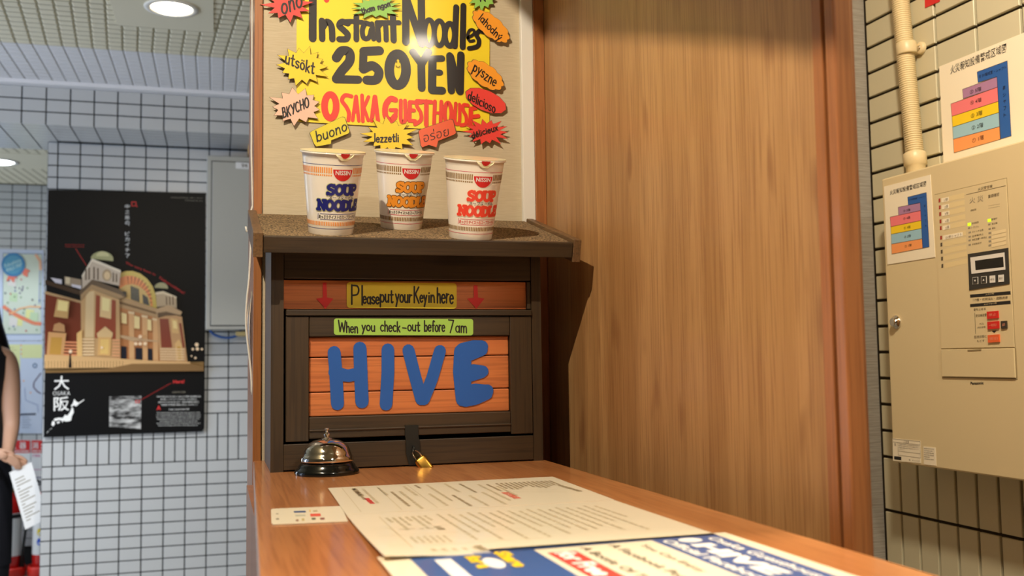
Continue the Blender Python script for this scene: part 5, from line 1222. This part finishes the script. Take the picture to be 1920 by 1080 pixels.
def extinguisher(x, y, lab, n_):
    t = thing('fire_extinguisher', (x, y, .03), lab, 'fire extinguisher', 'fire extinguishers on red stands'); c = (x, y, 0)
    b = MB(); b.lathe([(.055, .035), (.062, .045), (.064, .10), (.064, .40), (.060, .44), (.045, .475), (.026, .495), (.022, .51)], 'ext_red', c, 32); b.build('cylinder', t)
    b = MB(); b.lathe([(.0645, .13), (.0646, .39)], 'paper_white', c, 32, cap=False)
    for k, (cc_, a) in enumerate(((('paper_white'), 0), (colr((236, 210, 40)), 0), (colr((40, 90, 210)), 0))):
        zc_ = .33-k*.06; th = -math.pi/2-.35+n_*.1
        b.face([(x+.0652*math.cos(th+.22*math.cos(u_)), y+.0652*math.sin(th+.22*math.cos(u_)), zc_+.022*math.sin(u_)) for u_ in [2*math.pi*j/12 for j in range(12)]], cc_)
    b.lathe([(.0649, .36), (.0649, .385)], 'black_print', c, 32, cap=False); b.build('label', t)
    b = MB(); b.lathe([(.020, .51), (.020, .535), (.012, .54), (.012, .56)], 'brass', c, 16); b.box((x-.012, y-.012, .535), (x+.012, y+.012, .565), 'grey_metal', .002); b.build('valve', t)
    b = MB(); b.tube([(x-.005, y, .560), (x-.05, y-.01, .585), (x-.09, y-.012, .600)], .007, 'black_iron'); b.tube([(x, y, .550), (x-.05, y-.01, .560), (x-.085, y-.012, .560)], .005, 'black_iron'); b.build('lever', t)
    b = MB(); hs = spl([(x+.015, .545), (x+.07, .53), (x+.10, .44), (x+.09, .30), (x+.075, .16), (x+.072, .12)], 5) ; b.tube([(p[0], y-.03, p[1]) for p in hs], .009, 'black_iron'); b.tube([(x+.072, y-.03, .13), (x+.072, y-.03, .06)], [.010, .017], 'black_iron'); b.build('hose', t)
    s = thing('extinguisher_stand', (x, y, 0), lab.replace('fire extinguisher', 'stand under the extinguisher').replace('white-labelled red ', 'round red '), 'stand', 'red extinguisher stands')
    b = MB(); b.lathe([(.088, 0), (.091, .004), (.091, .05), (.088, .062), (.084, .055), (.08, .028), (0, .028)], 'stand_red', (x, y, 0), 32, cap=False); b.build('ring', s)
    b = MB(); b.box((x-.02, y+.085, .05), (x+.02, y+.095, .28), 'stand_red', .002); b.build('upright', s)
e0 = Ax(1, YFAR-.16, -1)
extinguisher(e0.at(20, 1000).x, YFAR-.16, 'white-labelled red fire extinguisher beside the woman', 0)
extinguisher(e0.at(78, 1000).x+.012, YFAR-.16, 'white-labelled red fire extinguisher half behind the tiled column edge', 1)
b = MB(); e1 = Ax(1, YFAR-.05, -1); b.tube([e1.at(24, 880), e1.at(22, 940)], .018, 'paper_white'); b.tube([e1.at(22, 938), e1.at(21, 962)], .016, colr((206, 200, 130)))
tag(b.build('white_pipe'), 'short white pipe with a yellow end above the left fire extinguisher', 'pipe')

# ================================================================== PERSON (right edge of her shows at the left border)
PYN = 5.05
def pt(x, y, d=0.0): return Ax(1, PYN+d, -1).at(x, y)
mb_ = lambda: None
px_ = -1.075      # body centre
pr = thing('person', (px_, PYN, 0), 'woman with long dark hair in black clothes holding a printed sheet, at the left edge', 'person')
elb = pt(22, 800, -.02); han = pt(34, 862, -.16)
sh_r = Vector((px_+.155, PYN+.02, 1.34)); sh_l = Vector((px_-.155, PYN-.02, 1.34))
el_l = Vector((px_-.20, PYN-.10, 1.07)); ha_l = pt(14, 848, -.20)
V = [(px_, PYN, .93), (px_, PYN+.01, 1.06), (px_, PYN, 1.22), (px_, PYN, 1.34), (px_, PYN, 1.41), (px_, PYN-.01, 1.47),
     sh_r, elb, han-Vector((.045, .0, -.01)), sh_l, el_l, Vector(ha_l)-Vector((.05, 0, 0)),
     (px_+.085, PYN, .86), (px_+.09, PYN-.01, .49), (px_+.09, PYN+.02, .09), (px_+.09, PYN-.10, .035),
     (px_-.085, PYN, .86), (px_-.09, PYN-.01, .49), (px_-.09, PYN+.02, .09), (px_-.09, PYN-.10, .035)]
E_ = [(0, 1), (1, 2), (2, 3), (3, 4), (4, 5), (3, 6), (6, 7), (7, 8), (3, 9), (9, 10), (10, 11), (0, 12), (12, 13), (13, 14), (14, 15), (0, 16), (16, 17), (17, 18), (18, 19)]
Rd = [.135, .115, .12, .09, .052, .05, .058, .038, .024, .058, .038, .024, .085, .055, .038, .03, .085, .055, .038, .03]
def skin_mesh(name, V, E, R, m, parent, sub=2):
    me = bpy.data.meshes.new(name); me.from_pydata([tuple(v) for v in V], E, []); o = bpy.data.objects.new(name, me); C.objects.link(o)
    md = o.modifiers.new('s', 'SKIN')
    for i, sv in enumerate(me.skin_vertices[0].data): sv.radius = (R[i], R[i]); sv.use_root = i == 0
    s = o.modifiers.new('u', 'SUBSURF'); s.levels = sub; s.render_levels = sub
    bpy.context.view_layer.update(); ev = bpy.data.meshes.new_from_object(o.evaluated_get(bpy.context.evaluated_depsgraph_get()))
    bpy.data.objects.remove(o); xs = [v.co.copy() for v in ev.vertices]; c = sum(xs, Vector())/len(xs)
    for v in ev.vertices: v.co -= c
    ev.materials.clear(); ev.materials.append(MATS[m])
    for p in ev.polygons: p.use_smooth = True
    ob = bpy.data.objects.new(name, ev); C.objects.link(ob); put(ob, c, parent); return ob
skin_mesh('body', V, E_, Rd, 'skin', pr)
# head: shaped ellipsoid with face
b = MB(); bm = bmesh.new(); bmesh.ops.create_uvsphere(bm, u_segments=28, v_segments=20, radius=1)
hc_ = Vector((px_, PYN-.02, 1.575))
for v in bm.verts:
    x, y, z = v.co; w_ = 1-.28*max(0, -z)**1.5
    yy = y*.098-(.010*math.exp(-((x/.12)**2+((z+.05)/.16)**2))*3.2 if y < -.4 else 0)
    v.co = hc_+Vector((x*.076*w_, yy*(1 if y > 0 else .95)*w_**.5, z*.118))
b.bm(bm, 'skin', True); hd = b.build('head', pr)
for sx in (-1, 1):
    b = MB(); b.lathe([(.011, 0), (.010, .004), (0, .007)], 'paper_white', hc_+Vector((sx*.030, -.088, .005)), 14, Matrix(((1, 0, 0), (0, 0, -1), (0, 1, 0))), cap=False); b.lathe([(.005, .0062), (0, .0085)], 'hair', hc_+Vector((sx*.030, -.088, .005)), 10, Matrix(((1, 0, 0), (0, 0, -1), (0, 1, 0))), cap=False); b.build('eye', hd)
b = MB(); b.tube([hc_+Vector((x, -.091+abs(x)*.25, -.058)) for x in (-.022, -.010, 0, .010, .022)], [.001, .0045, .005, .0045, .001], colr((176, 92, 84))); b.build('mouth', hd)
# hair: cap and a long fall down the back and side
b = MB(); bm = bmesh.new(); bmesh.ops.create_uvsphere(bm, u_segments=28, v_segments=18, radius=1)
for v in bm.verts:
    x, y, z = v.co; front = max(0, -y)
    v.co = hc_+Vector((x*.088, y*.108+.016+front*.03, z*.122+.016+front*max(0, .4-z)*.08))
b.bm(bm, 'hair', True)
b.v += []
ring = []
for z, rx, ry, ox in ((1.62, .085, .085, 0), (1.50, .10, .075, .01), (1.38, .125, .065, .02), (1.22, .130, .055, .03), (1.08, .112, .045, .035), (.99, .07, .03, .03)): ring.append((z, rx, ry, ox))
i0 = len(b.v); n = 24
for z, rx, ry, ox in ring:
    for k in range(n): a = 2*math.pi*k/n; b.v.append((px_+ox+rx*math.cos(a), PYN+.105+ry*math.sin(a), z))
hi = b.mi('hair')
for q in range(len(ring)-1):
    for k in range(n): k2 = (k+1) % n; b.f.append([i0+q*n+k, i0+(q+1)*n+k, i0+(q+1)*n+k2, i0+q*n+k2]); b.m.append(hi); b.smooth.append(True)
b.f.append([i0+(len(ring)-1)*n+k for k in range(n)][::-1]); b.m.append(hi); b.smooth.append(False)
b.build('hair', pr)
# clothes
def ringcloth(name, sec, m, parent, n=28):
    b = MB(); i0 = 0
    for cx, cy, z, rx, ry in sec:
        for k in range(n): a = 2*math.pi*k/n; b.v.append((cx+rx*math.cos(a), cy+ry*math.sin(a), z))
    mi = b.mi(m)
    for q in range(len(sec)-1):
        for k in range(n): k2 = (k+1) % n; b.f.append([q*n+k, q*n+k2, (q+1)*n+k2, (q+1)*n+k]); b.m.append(mi); b.smooth.append(True)
    return b.build(name, parent)
ringcloth('sleeveless_top', [(px_, PYN, .90, .165, .135), (px_, PYN, .98, .160, .130), (px_, PYN, 1.10, .142, .122), (px_, PYN, 1.24, .158, .130), (px_, PYN, 1.34, .165, .105), (px_, PYN, 1.40, .12, .085), (px_, PYN, 1.425, .07, .065)], 'black_cloth', pr)
b = MB()
tr = ringcloth('trousers', [(px_, PYN, .40, .19, .13), (px_, PYN, .60, .19, .14), (px_, PYN, .80, .185, .145), (px_, PYN, .93, .168, .138), (px_, PYN, .97, .160, .13)], 'navy_cloth', pr)
for sx in (-1, 1): ringcloth('trouser_leg', [(px_+sx*.092, PYN+.01, .06, .075, .085), (px_+sx*.092, PYN, .25, .082, .088), (px_+sx*.092, PYN, .46, .094, .105)], 'navy_cloth', pr)
for sx in (-1, 1):
    b = MB(); bm = bmesh.new(); bmesh.ops.create_uvsphere(bm, u_segments=16, v_segments=10, radius=1)
    for v in bm.verts: v.co = Vector((px_+sx*.092+v.co.x*.048, PYN-.04+v.co.y*.125, max(.003, .035+v.co.z*.045)))
    b.bm(bm, 'black_cloth', True); b.build('shoe', pr)
# hands: palm and five bent fingers gripping the sheet
def handmesh(name, wrist, palm, spread, curl, parent):
    wrist, palm, spread, curl = [Vector(v) for v in (wrist, palm, spread, curl)]
    d = palm.normalized(); V = [wrist, wrist+d*.035, wrist+d*.075]; R = [.021, .027, .024]; E = [(0, 1), (1, 2)]
    for k in range(4):
        l = (.030, .034, .032, .026)[k]; base = wrist+d*.078+spread*(.012-.0085*k*1.05+.001); V += [wrist+d*.05+spread*(.010-.008*k), base, base+(d*.8+curl*.6)*l, base+(d*.8+curl*.6)*l+(d*.3+curl*.95)*l*.8]
        i = len(V)-4; E += [(1, i), (i, i+1), (i+1, i+2), (i+2, i+3)]; R += [.012, .0088, .008, .0068]
    i = len(V); V += [wrist+d*.03+spread*.022, wrist+d*.055+spread*.036+curl*.012, wrist+d*.08+spread*.034+curl*.02]; R += [.012, .0098, .0082]; E += [(1, i), (i, i+1), (i+1, i+2)]
    return skin_mesh(name, V, E, R, 'skin', parent, 2)
w0 = han-Vector((.05, 0, -.012))
handmesh('hand', w0, (.8, -.05, -.42), Vector((.35, -.2, .8)).normalized(), Vector((.25, .3, -.9)).normalized(), pr)
handmesh('hand', Vector(ha_l)-Vector((.06, 0, 0)), (.8, 0, -.3), Vector((.3, -.2, .8)).normalized(), Vector((.1, .5, -.8)).normalized(), pr)
pq = Ax(1, PYN-.175, -1); SP_ = Sheet(pq)
q = [SP_.P(x, y) for x, y in ((17.5, 886), (59, 866), (89, 972), (47.5, 993))]
t = thing('printed_sheet', (q[0]+q[2])/2, 'white printed sheet held in the hand of the woman at the left edge', 'paper')
b = MB(); b.prism(q, pq.n, .0008, 'paper_white'); b.build('sheet', t)
b = MB()
for k in range(14):
    f = .16+k*.055; a = q[0].lerp(q[3], f).lerp(q[1].lerp(q[2], f), .14); e = q[0].lerp(q[3], f).lerp(q[1].lerp(q[2], f), .14+.55*abs(math.sin(k*1.9+.6))+.1)
    d = pq.n.cross((e-a).normalized())*.0022; l = pq.n*.001; b.face([a-d+l, e-d+l, e+d+l, a+d+l], 'ink_grey')
b.build('print', t)
